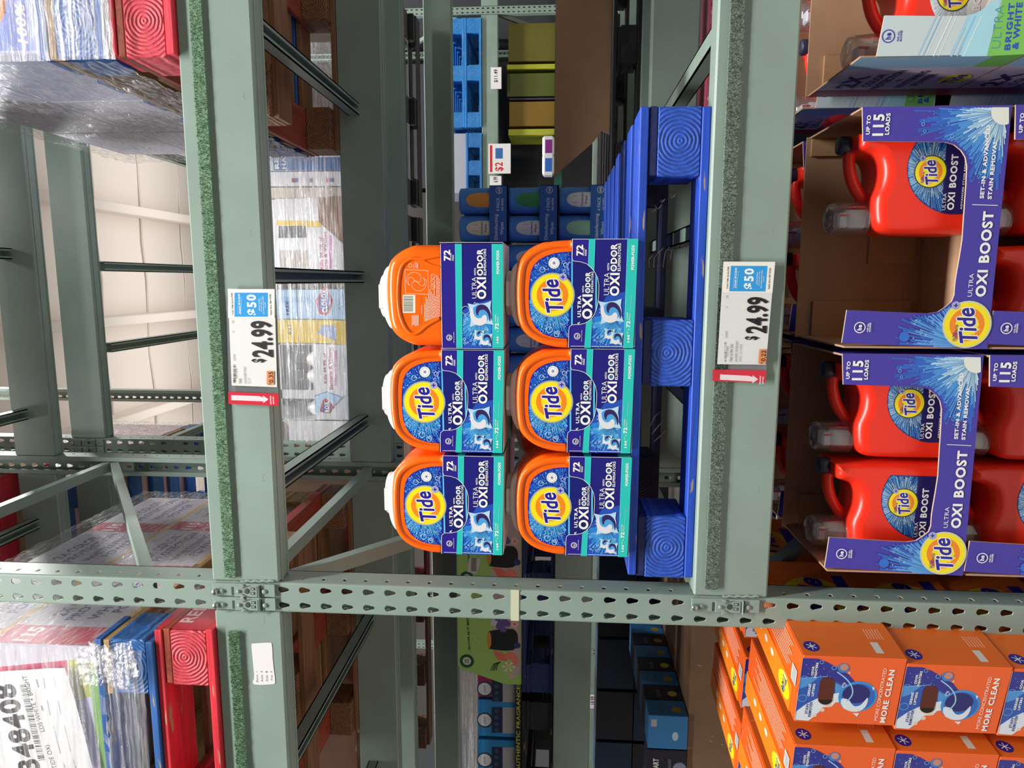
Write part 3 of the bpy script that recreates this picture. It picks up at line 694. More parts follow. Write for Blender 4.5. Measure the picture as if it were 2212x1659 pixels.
        sw = lambda s_, da, db: [(490 + s_ * (da * math.cos(t / 10) * 1.0), 665 + s_ * (db * math.sin(t / 10))) for t in range(0, 32)]
        for s_ in (1, -1):
            c = [(490 + s_ * x, 665 + s_ * y) for x, y in ((-130, -30), (-115, -85), (-60, -125), (10, -120), (60, -80), (62, -25), (30, 10), (0, 5), (-25, -15), (-50, -50), (-90, -60), (-112, -30), (-110, 20), (-80, 60), (-130, 20), (-135, -20))]
            A.line(smooth(c, 2), 5, Wt)
        A.rect(308, 840, 475, 1080, mat('E9E6DA', .5)); A.up(); b = 1062
        while b > 858:
            w = random.choice((3, 5, 8)); A.rect(318, b - w, 445, b, mat('37512E', .5)); b -= w + random.choice((4, 6))
        for i, (x, y0_, y1_) in enumerate([(600, 1190, 960), (618, 1190, 870), (636, 1180, 900), (654, 1175, 830), (672, 1165, 760), (690, 1160, 800), (708, 1150, 830), (726, 1145, 700), (744, 1140, 860), (762, 1135, 580), (780, 1130, 590), (798, 1130, 620)]):
            yy = y0_
            while yy > y1_: l = random.uniform(12, 40); A.rect(x - 5, max(yy - l, y1_), x + 5, yy, Wt); yy -= l + 8
        for x in range(430, 512, 16): A.rect(x, 1110, x + 8, 1110 + random.uniform(130, 160), Wt)
        for x in (450, 470, 490, 505): A.rect(x, 490 - random.uniform(50, 90), x + 7, 490, Wt)
        for y in (597, 665, 732): A.circ(710, y, 33, Wt, 28, n=20); A.line([(690, y - 18), (730, y + 18)], 5, Wt)
        A.circ(410, 452, 26, Wt, 21, n=20); A.line([(550, 850), (550, 1240)], 3, mat('8A2F10', .5)); A.text('WARNING', 552, 568, 1100, 980, Wt, .02)
        A.build('back_print', t, org)
    return t
p1 = tub(TO, T1, 'right orange pod tub of the lower row, its front facing out')
lab = 'orange pod tub with front label, %s'
for (x, y, z), lb in (((-.2585, 1.503, 1.2005), 'middle of the lower row'), ((-.498, 1.505, 1.2005), 'leftmost of the lower row'), ((-.263, 1.503, 1.4825), 'middle of the upper row'), ((-.500, 1.50, 1.4825), 'leftmost of the upper row')):
    copy_tree(p1, (x, y, z), lab % lb)
tub((-.033, 1.498, 1.4825), crop(820, 500, 6.143, 1.498), 'orange tub turned back to front with bar code showing, upper row right', True)
copy_tree(p1, (-.432, 1.71, 1.4825), 'orange pod tub mostly hidden behind the upper row, left', drop=('label',)); copy_tree(p1, (-.36, 1.71, 1.2005), 'orange pod tub hidden in shadow behind the lower row', drop=('label',))

# ---------------------------------------------------------------- display cartons of detergent jugs below the lower beam
VIO = mat('463AA3', .4); JR = mat('F0301C', .3); DOME = mat('F0F2F8', .12, 0, 'clear', s=.8); CAPD = mat('2A2D45', .35); EDGE = mat('C9B497', .85)
D = crop(1680, 180, 4.147, 1.50); D2 = crop(1680, 560, 4.147, 1.50)
CH = .286; ZC = .478
JO = Vector((.293, 1.58, ZC + .005)); J = crop(1680, 180, 4.147, 1.565); JL = crop(1680, 180, 4.147, 1.548)
def jug():
    o3 = tuple(JO); t = thing('detergent_jug', o3, 'red detergent jug standing alone in the right display carton', 'detergent jug', 'red jugs in the display cartons')
    zb = JO.z
    pts = [(728, 447), (724, 520), (722, 592), (760, 608), (830, 622), (890, 650), (922, 720), (930, 800), (918, 880), (893, 950), (862, 1010), (852, 1060), (852, 1180), (862, 1260), (895, 1315), (950, 1342), (1030, 1352), (1200, 1354), (1400, 1354)]
    out = xz(J, smooth(pts, 2)); xl = out[-1][0]; xr = out[0][0] + .004
    out += [(xl, zb + .02), (xl + .006, zb + .006), (xl + .02, zb), (xr - .02, zb), (xr - .006, zb + .006), (xr, zb + .02), (xr, zb + .12)]
    MB().pillow(out, 1.552, 1.685, .026, JR, 7).build('jug_body', t, o3)
    h = [J(*p) for p in [(735, 570), (722, 640), (724, 720), (742, 820), (772, 900), (815, 970), (865, 1030), (905, 1075)]]
    hp = smooth([(p.x, 1.615, p.z) for p in h], 2)
    mb = MB(); mb.tube(hp, [.0125 if i > 4 else .013 for i in range(len(hp))], JR, 14); mb.build('handle', t, o3)
    c = J(668, 520); mb = MB(); z0 = J(728, 520).z - .004
    mb.lathe((c.x, 1.615, z0), [(.0175, 0), (.0195, .003), (.0195, .025), (.0175, .028), (.008, .029), (0, .029)], CAPD, 28); mb.build('vent_cap', t, o3)
    d0 = J(850, 1195); mb = MB(); top = J(505, 1195).z - d0.z
    mb.lathe((d0.x, 1.615, d0.z - .002), [(.0375, 0), (.0365, top * .5), (.035, top * .82), (.031, top * .95), (.022, top), (0, top)], DOME, 32); mb.lathe((d0.x, 1.615, d0.z - .002), [(.0385, 0), (.0385, .003), (.0375, .003)], DOME, 32)
    dome = mb.build('dome_cup', t, o3)
    mb = MB().lathe((d0.x - .002, 1.615, d0.z), [(.021, 0), (.021, .034), (.017, .036), (.017, .04), (0, .04)], mat('E4E4E2', .4), 20)
    mb.box(d0.x - .02, d0.x + .012, 1.598, 1.63, d0.z + .038, d0.z + .058, mat('E4E4E2', .4), .004); mb.box(d0.x + .004, d0.x + .008, 1.597, 1.60, d0.z + .03, d0.z + .055, RED)
    mb.build('spigot', t, o3)
    LAB = smooth([(1260, 510), (1215, 580), (1180, 670), (1165, 760), (1172, 850), (1200, 940), (1260, 1030), (1340, 1100), (1440, 1150), (1540, 1172), (1650, 1172), (1790, 1165), (1850, 1120)], 1) + [(1900, 510)]
    A = Art(lambda a, b: Vector((JL(a, b).x, 1.552, JL(a, b).z)), FR, base=2)
    A.poly(LAB, mat('15377C', .3)); A.up()
    A.rays(1375, 790, 100, 420, 150, mat('2D6FC0', .3), LAB, w=6); A.rays(1375, 790, 100, 380, 110, mat('6FB2E4', .3), LAB, w=4); A.rays(1375, 790, 100, 270, 90, mat('D3E8F5', .3), LAB, w=3); A.up()
    A.bubbles(46, (1180, 520, 1510, 1160), 3, 12, mat('A9D4F2', .3), LAB, [(1375, 790, 170)]); A.up()
    A.poly([(1520, 512), (1900, 512), (1845, 1122), (1780, 1165), (1540, 1172), (1470, 1160)], mat('241F5E', .3)); A.up()
    tide(A, 1375, 790, 138, '33423E', True, True)
    A.text('OXI BOOST', 1540, 1604, 1135, 635, WHT, .07); A.text('ULTRA', 1478, 1512, 1135, 985, WHT, -.005); A.text('ADVANCED STAIN REMOVAL', 1662, 1678, 1130, 620, WHT, .03, sp=1.15)
    A.build('label', t, o3)
    return t
jug0 = jug()
def he(A, ca, cb, r, m, k=1):
    A.circ(ca, cb, r, m, r * .84); A.text('he', ca - r * .45, ca + r * .4, cb + r * .5, cb - r * .5, m, .05)
    A.text('FOR ALL', ca + r * 1.3, ca + r * 1.6, cb + r * .75, cb - r * .75, m, .03); A.text('MACHINES', ca + r * 1.7, ca + r * 2.0, cb + r * .75, cb - r * .85, m, .03)
CO = (.102, 1.50, ZC)
def carton_box(t, org, w, outc, CH=.286):
    x, y, z = org; g = .004; d = .30; K = KRAFT
    mb = MB()
    def wall(x0, x1, y0, y1, z0, z1, axis, inner):        # thin board: kraft inside and on the cut edges, print outside
        mb.box(x0, x1, y0, y1, z0, z1, K)
        e = .0004
        if axis == 'x': mb.box(x1 if inner < 0 else x0 - e, x1 + e if inner < 0 else x0, y0, y1, z0, z1 - .001, outc)
        else: mb.box(x0, x1, y1, y1 + e, z0, z1 - .001, outc)
    wall(x - w / 2, x - w / 2 + g, y + g, y + d, z, z + CH, 'x', 1); wall(x + w / 2 - g, x + w / 2, y + g, y + d, z, z + CH, 'x', -1)
    wall(x - w / 2, x + w / 2, y + d - g, y + d, z, z + CH + .006, 'y', 1); mb.box(x - w / 2, x + w / 2, y + g, y + d, z, z + .004, K)
    F = mat('B58F68', .85, 0, 'card')
    mb.box(x + w / 2 - .045, x + w / 2 - g, y + d - .012, y + d - g, z + .15, z + CH - .004, F); mb.box(x - w / 2 + g, x - w / 2 + .09, y + d - .012, y + d - g, z + .02, z + CH - .03, F)
    mb.box(x - .06, x + .02, y + d - .009, y + d - g, z + .02, z + .13, F)
    mb.build('carton_box', t, org)
def board(t, org, outline, m, fn, name='front_panel'):    # cut front panel 4 mm thick
    pts = [fn(*p) for p in outline]; mb = MB(); tr = tessellate_polygon([[Vector((a, b, 0)) for a, b in outline]]); n = len(pts)
    mb.add(pts, tr, m); bk = [p + Vector((0, .004, 0)) for p in pts]; mb.add(bk, tr, KRAFT); mb.add(pts + bk, [(i, (i + 1) % n, n + (i + 1) % n, n + i) for i in range(n)], EDGE)
    mb.build(name, t, org)
def mm(l): return [(a, b - 1576) for a, b in l]
PAN = [(760, 212), (765, 518), (1000, 520), (1300, 522), (1500, 526), (1580, 548), (1645, 600), (1682, 660), (1697, 740), (1690, 900), (1672, 1150), (1655, 1400), (1630, 1560), (1600, 1730), (1590, 1800), (1583, 1896), (1560, 1956), (1500, 2006), (1440, 2046), (1350, 2061), (1200, 2056), (620, 2031), (575, 2326), (1720, 2375), (1720, 2375), (1742, 2384)]
def oxi_carton():
    t = thing('display_carton', CO, 'violet display carton with only one red jug left inside', 'display carton', 'open display cartons of red jugs')
    carton_box(t, CO, .482, VIO)
    z0 = ZC; bl = Vector((-.139, 1.5, z0)); brr = Vector((.343, 1.5, z0)); fn = lambda a, b: D(a, b)
    P3 = [D(*p) for p in PAN[:-3]]
    pts = P3 + [bl, brr]; fl = [Vector((p.x, p.z, 0)) for p in pts]; tr = tessellate_polygon([fl]); n = len(pts); mb = MB()
    mb.add(pts, tr, VIO); bk = [p + Vector((0, .004, 0)) for p in pts]; mb.add(bk, tr, KRAFT); mb.add(pts + bk, [(i, (i + 1) % n, n + (i + 1) % n, n + i) for i in range(n)], EDGE); mb.build('front_panel', t, CO)
    A = Art(D, FR, base=1); inn = [(1000, 214), (1000, 516), (1300, 520), (1500, 522), (1585, 545), (1650, 598), (1688, 655), (1702, 740), (1690, 980), (1980, 980), (2080, 216)]
    A.rays(2010, 260, 60, 800, 120, mat('2F63C4', .35), inn, 90, 215, 12); A.rays(2010, 260, 60, 640, 90, mat('4A93DC', .35), inn, 90, 215, 7); A.up(); A.rays(2010, 260, 60, 420, 70, mat('BFE2F3', .35), inn, 80, 215, 5)
    A.bubbles(40, (1300, 230, 2000, 900), 4, 22, mat('63ABE8', .35), inn, [(2010, 260, 180)]); A.up()
    q = [(2020 + 112 * math.cos(math.radians(t_)), 262 + 112 * math.sin(math.radians(t_))) for t_ in range(0, 360, 12)]
    A.poly([(max(a, 1700), max(b, 216)) if a < 2068 else (2068, max(b, 216)) for a, b in q], mat('E4E8DF', .35)); A.up()
    A.text('UP TO', 792, 828, 460, 287, WHT, .05); A.text('115', 850, 950, 472, 277, WHT, .09); A.text('LOADS', 962, 1002, 462, 268, WHT, .05)
    A.text('SET-IN & ADVANCED', 1836, 1874, 1035, 378, WHT, .05); A.text('STAIN REMOVAL', 1900, 1938, 1040, 512, WHT, .05)
    A.line([(1738, 1088), (1968, 1094)], 6, WHT); A.text('OXI BOOST', 1800, 1896, 1915, 1150, WHT, .07); A.text('ULTRA', 1705, 1745, 1910, 1705, WHT, -.005)
    im2 = [(1050, 2060), (1340, 2066), (1440, 2050), (1560, 1960), (1590, 1890), (1760, 2380), (1050, 2340)]
    A.rays(1700, 2360, 60, 660, 70, mat('2F63C4', .35), [(900, 2060), (1340, 2066), (1440, 2050), (1560, 1960), (1720, 2000), (1740, 2382), (900, 2335)], 180, 270, 9); A.rays(1700, 2360, 60, 560, 60, mat('63ABE8', .35), [(900, 2060), (1340, 2066), (1440, 2050), (1560, 1960), (1720, 2000), (1740, 2382), (900, 2335)], 180, 270, 5)
    A.circ(1130, 2270, 45, mat('2F6FD0', .35)); A.bubbles(22, (1150, 2080, 1480, 2340), 4, 18, mat('8CC4F0', .35), [(900, 2060), (1340, 2066), (1440, 2050), (1560, 1960), (1720, 2000), (1740, 2382), (900, 2335)]); A.up()
    tide(A, 1690, 2160, 198, 'C9D2C0', True, True); he(A, 730, 2187, 50, WHT)
    A.build('printed_front', t, CO)
    return t
dc0 = oxi_carton()
g1 = 'open display cartons of red jugs'; g2 = 'red jugs in the display cartons'
j_r = (-.487 - (.293 - .293), 0)
dL = (-.495, .004, .002)
c2 = copy_tree(dc0, Vector(CO) + Vector(dL), 'violet display carton left of the jug gap, holding two red jugs'); c2.rotation_euler.z = math.radians(.6)
copy_tree(jug0, (-.196, 1.585, ZC + .005), 'red jug right of its pair in the left display carton')
copy_tree(jug0, (-.418, 1.575, ZC + .005), 'red jug leftmost under the lower beam, beside the upright')
def shift(o, dx, dz, dy=0): return Vector(o) + Vector((dx, dy, dz))
copy_tree(dc0, shift(CO, 0, -CH - .006), 'violet display carton of the layer below, right, cut by the frame'); copy_tree(dc0, shift(CO, -.495, -CH - .006), 'violet display carton of the layer below, left, cut by the frame')
for X, lb in ((.293, 'red jug in the lower layer right, under the 115 loads text'), (.06, 'red jug in the lower layer, under the word BOOST'), (-.196, 'red jug in the lower layer under the left carton, right'), (-.418, 'red jug in the lower layer under the left carton, left')):
    copy_tree(jug0, (X, 1.58, ZC + .005 - CH - .006), lb)
# carton of the brightening kind at the right edge
LBL = mat('C8D7DA', .4); LGR = mat('7CC65A', .4)
C4 = crop(1720, 0, 4.496, 1.50); ZQ = .463; HQ = .31; O4 = (.678, 1.50, ZQ)
t = thing('display_carton', O4, 'pale blue and green display carton at the right edge, printed BRIGHT & WHITE', 'display carton', g1)
carton_box(t, O4, .482, LBL, HQ)
P3 = [C4(*p) for p in [(780, 548), (860, 150), (1370, 155), (1650, 152), (1760, 125), (1840, 70), (1885, 0), (1905, -150)]]; zz = P3[-1].z
P3 += [Vector((.83, 1.5, zz)), Vector((.86, 1.5, zz + .03)), Vector((.86, 1.5, P3[1].z)), Vector((.919, 1.5, P3[1].z)), Vector((.919, 1.5, ZQ)), Vector((.437, 1.5, ZQ))]
fl = [Vector((p.x, p.z, 0)) for p in P3]; tr = tessellate_polygon([fl]); n = len(P3); mb = MB(); mb.add(P3, tr, LBL); bk = [p + Vector((0, .004, 0)) for p in P3]; mb.add(bk, tr, KRAFT)
mb.add(P3 + bk, [(i, (i + 1) % n, n + (i + 1) % n, n + i) for i in range(n)], EDGE); mb.build('front_panel', t, O4)
A = Art(C4, FR, base=1)
A.poly([(1850, 545), (2000, 0), (2110, -500), (2420, -500), (2205, 528)], LGR); A.poly([(1600, 548), (1850, 545), (1990, 0), (1880, 20), (1820, 85), (1740, 130), (1660, 155)], mat('A9DCEA', .4)); A.up()
for x, w, c in ((1180, 14, 'A8CFE2'), (1230, 9, '7FBCE0'), (1260, 5, 'F2F6F6'), (1330, 16, 'E2EAEA'), (1380, 7, 'F4F8F8'), (1500, 26, 'A4D2EA'), (1560, 20, '8FC7E8'), (1620, 8, 'E8F2F2')):
    A.line([(x, 545), (x + 180, 155)], w, mat(c, .4))
A.up(); he(A, 895, 352, 66, mat('3B36A0', .4))
A.text('ULTRA', 1915, 2000, 472, 52, mat('4C9AA5', .4), -.01); A.text('BRIGHT', 2040, 2100, 488, 30, mat('2B50BE', .4), .04, sp=1.1); A.text('& WHITE', 2115, 2178, 480, 25, mat('2B50BE', .4), .04); A.build('printed_front', t, O4)
# its left side: print wraps, then pale side text, then a red edge
fs = lambda a, b: Vector((.437, 1.5 + .30 * a, ZQ + HQ * b))
def sideart(t, org):
    mb = MB(); f = lambda u0, v0, u1, v1, m, k=1: mb.add([fs(u0, v0) - Vector((.0005 * k, 0, 0)), fs(u1, v0) - Vector((.0005 * k, 0, 0)), fs(u1, v1) - Vector((.0005 * k, 0, 0)), fs(u0, v1) - Vector((.0005 * k, 0, 0))], [(0, 1, 2, 3)], m)
    f(0, 0, .25, 1, mat('9CC6DA', .4)); f(0, 0, .25, .18, LGR, 2); f(.25, 0, .8, 1, mat('D9C9CB', .4)); f(.8, 0, 1, 1, mat('A9223A', .4))
    B = Art(lambda a, b: Vector((.437, 1.5 + .3 * b, ZQ + HQ * (1 - a))), (-1, 0, 0), .0003, 4, R=(0, -1, 0)); TX = mat('4A2A55', .4)
    for s_, a0, a1, b0, b1, k_ in (('2X', .10, .24, .75, .42, .05), ('COLOR', .28, .34, .72, .38, .03), ('PROTECTION', .37, .43, .78, .30, .03), ('&', .46, .50, .58, .52, 0), ('WHITENING', .53, .59, .76, .32, .03), ('POWER', .62, .68, .70, .40, .03)): B.text(s_, a0, a1, b0, b1, TX, k_)
    n_ = 24; B.nx(); B.mb.add([B.P(.85 + .10 * math.sin(6.2832 * q_ / n_), .54 + .13 * math.cos(6.2832 * q_ / n_)) for q_ in range(n_)], [tuple(range(n_))], YEL); B.up(); B.text('Tide', .80, .90, .65, .43, NAVY, .04, .2)
    B.mb.v += []; 
    for v_, f_, i_, s_ in [(B.mb.v, B.mb.f, B.mb.m, B.mb.sm)]:
        base = len(mb.v); mb.v += v_; mb.f += [tuple(base + i for i in q) for q in f_]; idx = [mb.mi(m) for m in B.mb.mats]; mb.m += [idx[i] for i in i_]; mb.sm += s_
    mb.build('printed_side', t, org)
sideart(t, O4); bc = t
pj = copy_tree(jug0, (.637, 1.58, ZQ + .005), 'red jug in the pale blue carton at the right edge, standing behind its cut-out front')
for q in kids(pj):                                 # this product's label is pale instead of navy
    if q.name.startswith('label'):
        q.data = q.data.copy(); sw_ = {'15377C': 'DDE6EC', '2D6FC0': 'C4DAE8', '6FB2E4': 'E2ECF2', 'D3E8F5': 'F2F5F6', '241F5E': 'E4E8E8', 'A9D4F2': 'CFE0EA'}
        for i_, m_ in enumerate(q.data.materials):
            for a_, b_ in sw_.items():
                if a_ in m_.name: q.data.materials[i_] = mat(b_, .3)
copy_tree(bc, shift(O4, 0, -HQ - .006), 'pale carton of the layer below at the right edge, mostly out of frame')
copy_tree(bc, shift(O4, -.02, 0, .33), 'pale carton behind the right display carton, its dark side seen in the gap'); copy_tree(bc, shift(O4, -.02, -HQ - .006, .33), 'pale carton of the lower layer behind the gap at the right')
copy_tree(jug0, (.60, 1.92, ZQ + .005), 'red jug behind, under the lower beam at the right'); copy_tree(jug0, (.83, 1.92, ZQ + .005), 'red jug behind, at the right frame edge')
for X, n_ in ((0, 'right'), (-.495, 'left')):
    copy_tree(dc0, shift(CO, X, 0, .345), 'violet display carton in the second row, %s, seen over the first' % n_); copy_tree(dc0, shift(CO, X, -CH - .006, .345), 'violet carton in the second row of the lower layer, %s' % n_)
    copy_tree(jug0, (X + .28, 1.925, ZC + .005), 'red jug in the second row, right jug of the %s carton' % n_); copy_tree(jug0, (X + .06, 1.925, ZC + .005), 'red jug in the second row, left jug of the %s carton' % n_)
pallet(.425, 1.50, .001, 1.02, .72, 'blue pallet on the floor under the pale display cartons', '2450B4', group='block pallets on the racks')
pallet(-.66, 1.50, .001, 1.07, .72, 'blue pallet on the floor under the display cartons', '2450B4', h=.182, group='block pallets on the racks')

# ---------------------------------------------------------------- stacked orange cases of pods, left of the upright
F4 = lambda a, b: at(1600 + (a + (b - 820) * .068) / 5.0425, 1330 + b / 5.0425, 1.40)
OB = mat('F26322', .35); BO = (-.775, 1.40, .636); BW, BH, BD = .172, .2095, .36
def orange_case():
    t = thing('pod_case', BO, 'orange case of laundry pods with oval hand hole, top of the column beside the upright', 'pod case', 'orange cases of pods left of the upright')
    x, y, z = BO; MB().box(x - BW, x, y, y + BD, z, z + BH, OB, .0015).build('case_box', t, BO)
    A = Art(F4, FR, base=1); MB1 = mat('2A55B0', .35); LB = mat('4E93D8', .35); W2 = mat('DCE6EE', .35)
    hole = [(945 + (75 * math.cos(a_) + (1 if math.cos(a_) * 0 + math.sin(a_) > 0 else -1) * 0), 850) for a_ in ()]
    cap = [(868 + 0, 985)]
    cap = []
    for k in range(13): a_ = math.pi * k / 12; cap.append((955 + 82 * math.cos(a_ + math.pi) * -1, 760 - 78 * math.sin(a_)))
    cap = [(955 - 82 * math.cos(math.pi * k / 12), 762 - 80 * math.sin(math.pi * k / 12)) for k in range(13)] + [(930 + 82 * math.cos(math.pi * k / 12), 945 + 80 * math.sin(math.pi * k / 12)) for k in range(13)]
    A.poly([(692, 455), (860, 462), (960, 505), (1080, 580), (1190, 655), (1262, 750), (1240, 850), (1205, 935), (1160, 960), (1000, 1010), (860, 1070), (770, 1150), (700, 1225), (590, 1212)], mat('2B2C8E', .35)); A.up()
    A.poly([(662, 690), (860, 680), (1040, 735), (1150, 800), (1212, 925), (1100, 955), (1000, 1005), (860, 1070), (760, 1160), (600, 1110)], MB1); A.up()
    A.poly([(1030, 745), (1120, 800), (1185, 900), (1190, 950), (1060, 950), (1040, 860)], LB); A.poly([(655, 700), (760, 690), (860, 690), (800, 740), (730, 800), (650, 830)], LB); A.up()
    A.poly([(612, 1110), (720, 1020), (850, 945), (940, 900), (1080, 880), (1190, 955), (1200, 1010), (1130, 985), (1040, 1000), (1000, 1050), (900, 1060), (870, 1110), (820, 1160), (780, 1200), (745, 1228), (588, 1215)], W2); A.up()
    for a, b, r in ((965, 1030, 30), (898, 1092, 24), (815, 1160, 20)): A.circ(a, b, r, mat('E9C9B8', .35), n=16)
    A.circ(1285, 925, 190, mat('3A8FD6', .35)); A.up(); A.circ(1290, 930, 165, mat('2A66BE', .35)); A.up()
    A.circ(1270, 890, 118, mat('201C6E', .35), e=1.15); A.up()
    A.poly(smooth([(1100, 1010), (1105, 940), (1190, 960), (1220, 1020), (1260, 1050), (1320, 1030), (1365, 970), (1398, 925), (1395, 1000), (1360, 1070), (1290, 1115), (1200, 1110), (1130, 1070)], 1), W2)
    A.line(smooth([(1060, 620), (1160, 700), (1220, 790), (1235, 880), (1200, 950), (1160, 985)], 2), 14, mat('9CD0F4', .35)); A.poly([(1230, 1130), (1305, 1130), (1278, 1172)], W2); A.poly([(1445, 800), (1472, 815), (1450, 850)], W2)
    A.line(smooth([(665, 700), (760, 690), (860, 685), (960, 675)], 1), 7, mat('7DB8EE', .35))
    A.up(); A.circ(1130, 572, 58, mat('3E7CC8', .35)); A.circ(705, 705, 38, mat('5E9FE0', .35), 31); A.circ(680, 945, 46, mat('5E9FE0', .35), 38); A.circ(895, 502, 22, mat('6FAAE6', .35), 16); A.circ(1028, 570, 26, mat('6FAAE6', .35), 19); A.circ(1195, 632, 14, mat('D9B4A6', .3)); A.up(); A.circ(1138, 562, 40, mat('C98B74', .3))
    A.rays(1140, 785, 8, 38, 12, mat('DCEFF8', .3), w=5); A.bubbles(24, (720, 480, 1000, 690), 3, 8, mat('7DB8EE', .35)); A.up()
    A.poly(cap, mat('5B2214', .6)); A.up(); A.line(cap[13:], 7, mat('D9A98A', .8)); A.poly([(860, 960), (1005, 960)] + cap[14:25], mat('1A0E0A', .8))  # flat hand hole, its inner shade drawn in dark colours
    A.text('ODOR', 782, 809, 665, 550, WHT, .06); A.text('FIGHTERS', 820, 847, 693, 505, WHT, .06); A.text('GREASE', 742, 770, 920, 768, WHT, .06); A.text('LIFTERS', 788, 814, 920, 765, WHT, .06)
    A.text('STAIN', 712, 740, 1140, 1018, mat('2B2C8E', .4), .02); A.text('REMOVER', 750, 778, 1178, 988, mat('2B2C8E', .4), .02)
    A.text('MORE CONCENTRATED', 1512, 1550, 1222, 575, mat('FBE9DF', .4), .0); A.text('MORE CLEAN', 1575, 1638, 1250, 590, WHT, .08)
    A.line([(688, 445), (590, 1215)], 6, mat('E9A9A0', .6)); A.build('printed_front', t, BO)
    # right side
    B = Art(lambda a, b: Vector((x, y + a, z + b)), (1, 0, 0), .0003, 2, R=(0, 1, 0)); OS = mat('DE6A22', .4); NB = mat('2B2584', .4)
    B.mb.add([B.P(a, b) for a, b in ((.001, .001), (BD - .001, .001), (BD - .001, BH - .001), (.001, BH - .001))], [(0, 1, 2, 3)], OS); B.up()
    def circ(a, b, r, m, n=28): B.mb.add([B.P(a + r * math.cos(6.2832 * k / n), b + r * math.sin(6.2832 * k / n)) for k in range(n)], [tuple(range(n))], m)
    circ(.030, BH - .026, .0165, NB); circ(.215, BH * .52, .075, mat('E8C020', .4), 40); B.up(); circ(.215, BH * .52, .055, ORG, 36); B.up()
    for k in range(3):
        c_, s_ = math.cos(k * 1.047), math.sin(k * 1.047); B.mb.add([B.P(.030 + .011 * c_ - .0008 * s_, BH - .026 + .011 * s_ + .0008 * c_), B.P(.030 - .011 * c_ - .0008 * s_, BH - .026 - .011 * s_ + .0008 * c_), B.P(.030 - .011 * c_ + .0008 * s_, BH - .026 - .011 * s_ - .0008 * c_), B.P(.030 + .011 * c_ + .0008 * s_, BH - .026 + .011 * s_ - .0008 * c_)], [(0, 1, 2, 3)], WHT)
    vs, fsx = glyphs('Tide', .04, .3); B.mb.add([B.P(.150 + .14 * u, BH * .52 - .03 + .06 * v) for u, v in vs], fsx, NB)
    for a0, b0, a1, b1, m in ((.165, .022, .30, .05, NB), (.015, .04, .05, .056, mat('CFCBC4', .5))): B.mb.add([B.P(a0, b0), B.P(a1, b0), B.P(a1, b1), B.P(a0, b1)], [(0, 1, 2, 3)], m)
    B.up()
    for k in range(6): B.mb.add([B.P(.06, .022 + .006 * k), B.P(.094, .022 + .006 * k), B.P(.094, .0245 + .006 * k), B.P(.06, .0245 + .006 * k)], [(0, 1, 2, 3)], mat('F6A27A', .4))
    B.build('printed_side', t, BO)
    # top: two flaps with a seam between them
    Tm = MB(); e = .0015; Tm.box(x - BW * .56, x - .001, y + .002, y + BD, z + BH, z + BH + .0012, OB); Tm.box(x - BW, x - BW * .6, y + .03, y + BD, z + BH, z + BH + .003, mat('F8861E', .35)); Tm.build('top_flap', t, BO)
    Q = Art(lambda a, b: Vector((x - BW * a, y + b, z + BH + .0032)), (0, 0, 1), .0003, 1, R=(1, 0, 0), U=(0, 1, 0)); pale = mat('FBC7A4', .4)
    for k in range(9): Q.mb.add([Q.P(.08 + .045 * k, .05 + .01 * (k % 3)), Q.P(.08 + .045 * k, .30 - .02 * (k % 4)), Q.P(.096 + .045 * k, .30 - .02 * (k % 4)), Q.P(.096 + .045 * k, .05 + .01 * (k % 3))], [(0, 1, 2, 3)], pale)
    Q.mb.add([Q.P(.30, .012), Q.P(.52, .012), Q.P(.52, .042), Q.P(.30, .042)], [(0, 1, 2, 3)], WHT); Q.up()
    for k in range(7): Q.mb.add([Q.P(.32 + .027 * k, .014), Q.P(.333 + .027 * k, .014), Q.P(.333 + .027 * k, .038), Q.P(.32 + .027 * k, .038)], [(0, 1, 2, 3)], BLK)
    n = 28; cc = lambda a, b, r, m: Q.mb.add([Q.P(a + r / BW * math.cos(6.2832 * k / n), b + r * 1.5 * math.sin(6.2832 * k / n)) for k in range(n)], [tuple(range(n))], m)
    cc(.80, .075, .026, YEL); Q.up(); vs, fsx = glyphs('Tide', .05, .2); Q.mb.add([Q.P(.80 - .021 / BW + .042 / BW * u, .075 + .012 - .026 * v) for u, v in vs], fsx, NB)
    vs, fsx = glyphs('PODS', .05); Q.mb.add([Q.P(.62 + .0, .0) * 0 + Q.P(.66 + .04 * (1 - v) - .02, .06 + .03 * u) for u, v in vs], fsx, WHT)
    for yy in (.17, .22, .27): cc(.74, yy, .008, mat('F7E3D6', .4))
    Q.build('printed_top', t, BO)
    return t
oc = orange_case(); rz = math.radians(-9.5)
def place(o, x, y, z, r=rz): o.location = (x, y, z); o.rotation_euler.z = r
zz = [.636 - .211 * k for k in range(4)]
RN = ['top', 'second', 'third', 'bottom']
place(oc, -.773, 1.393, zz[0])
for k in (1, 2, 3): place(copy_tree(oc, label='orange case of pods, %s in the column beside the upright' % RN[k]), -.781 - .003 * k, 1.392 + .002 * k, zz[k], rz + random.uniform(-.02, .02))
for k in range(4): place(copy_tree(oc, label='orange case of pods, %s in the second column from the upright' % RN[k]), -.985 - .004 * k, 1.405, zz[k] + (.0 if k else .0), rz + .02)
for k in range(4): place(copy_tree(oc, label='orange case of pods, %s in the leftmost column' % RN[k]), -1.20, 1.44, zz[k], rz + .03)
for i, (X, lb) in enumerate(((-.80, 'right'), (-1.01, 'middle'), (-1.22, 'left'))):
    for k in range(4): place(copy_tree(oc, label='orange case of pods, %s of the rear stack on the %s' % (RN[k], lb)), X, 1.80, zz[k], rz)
q = copy_tree(oc, label='orange case of pods in shadow just right of the upright'); q.location = (-.545, 2.25, .385); q.rotation_euler.z = math.radians(-35)
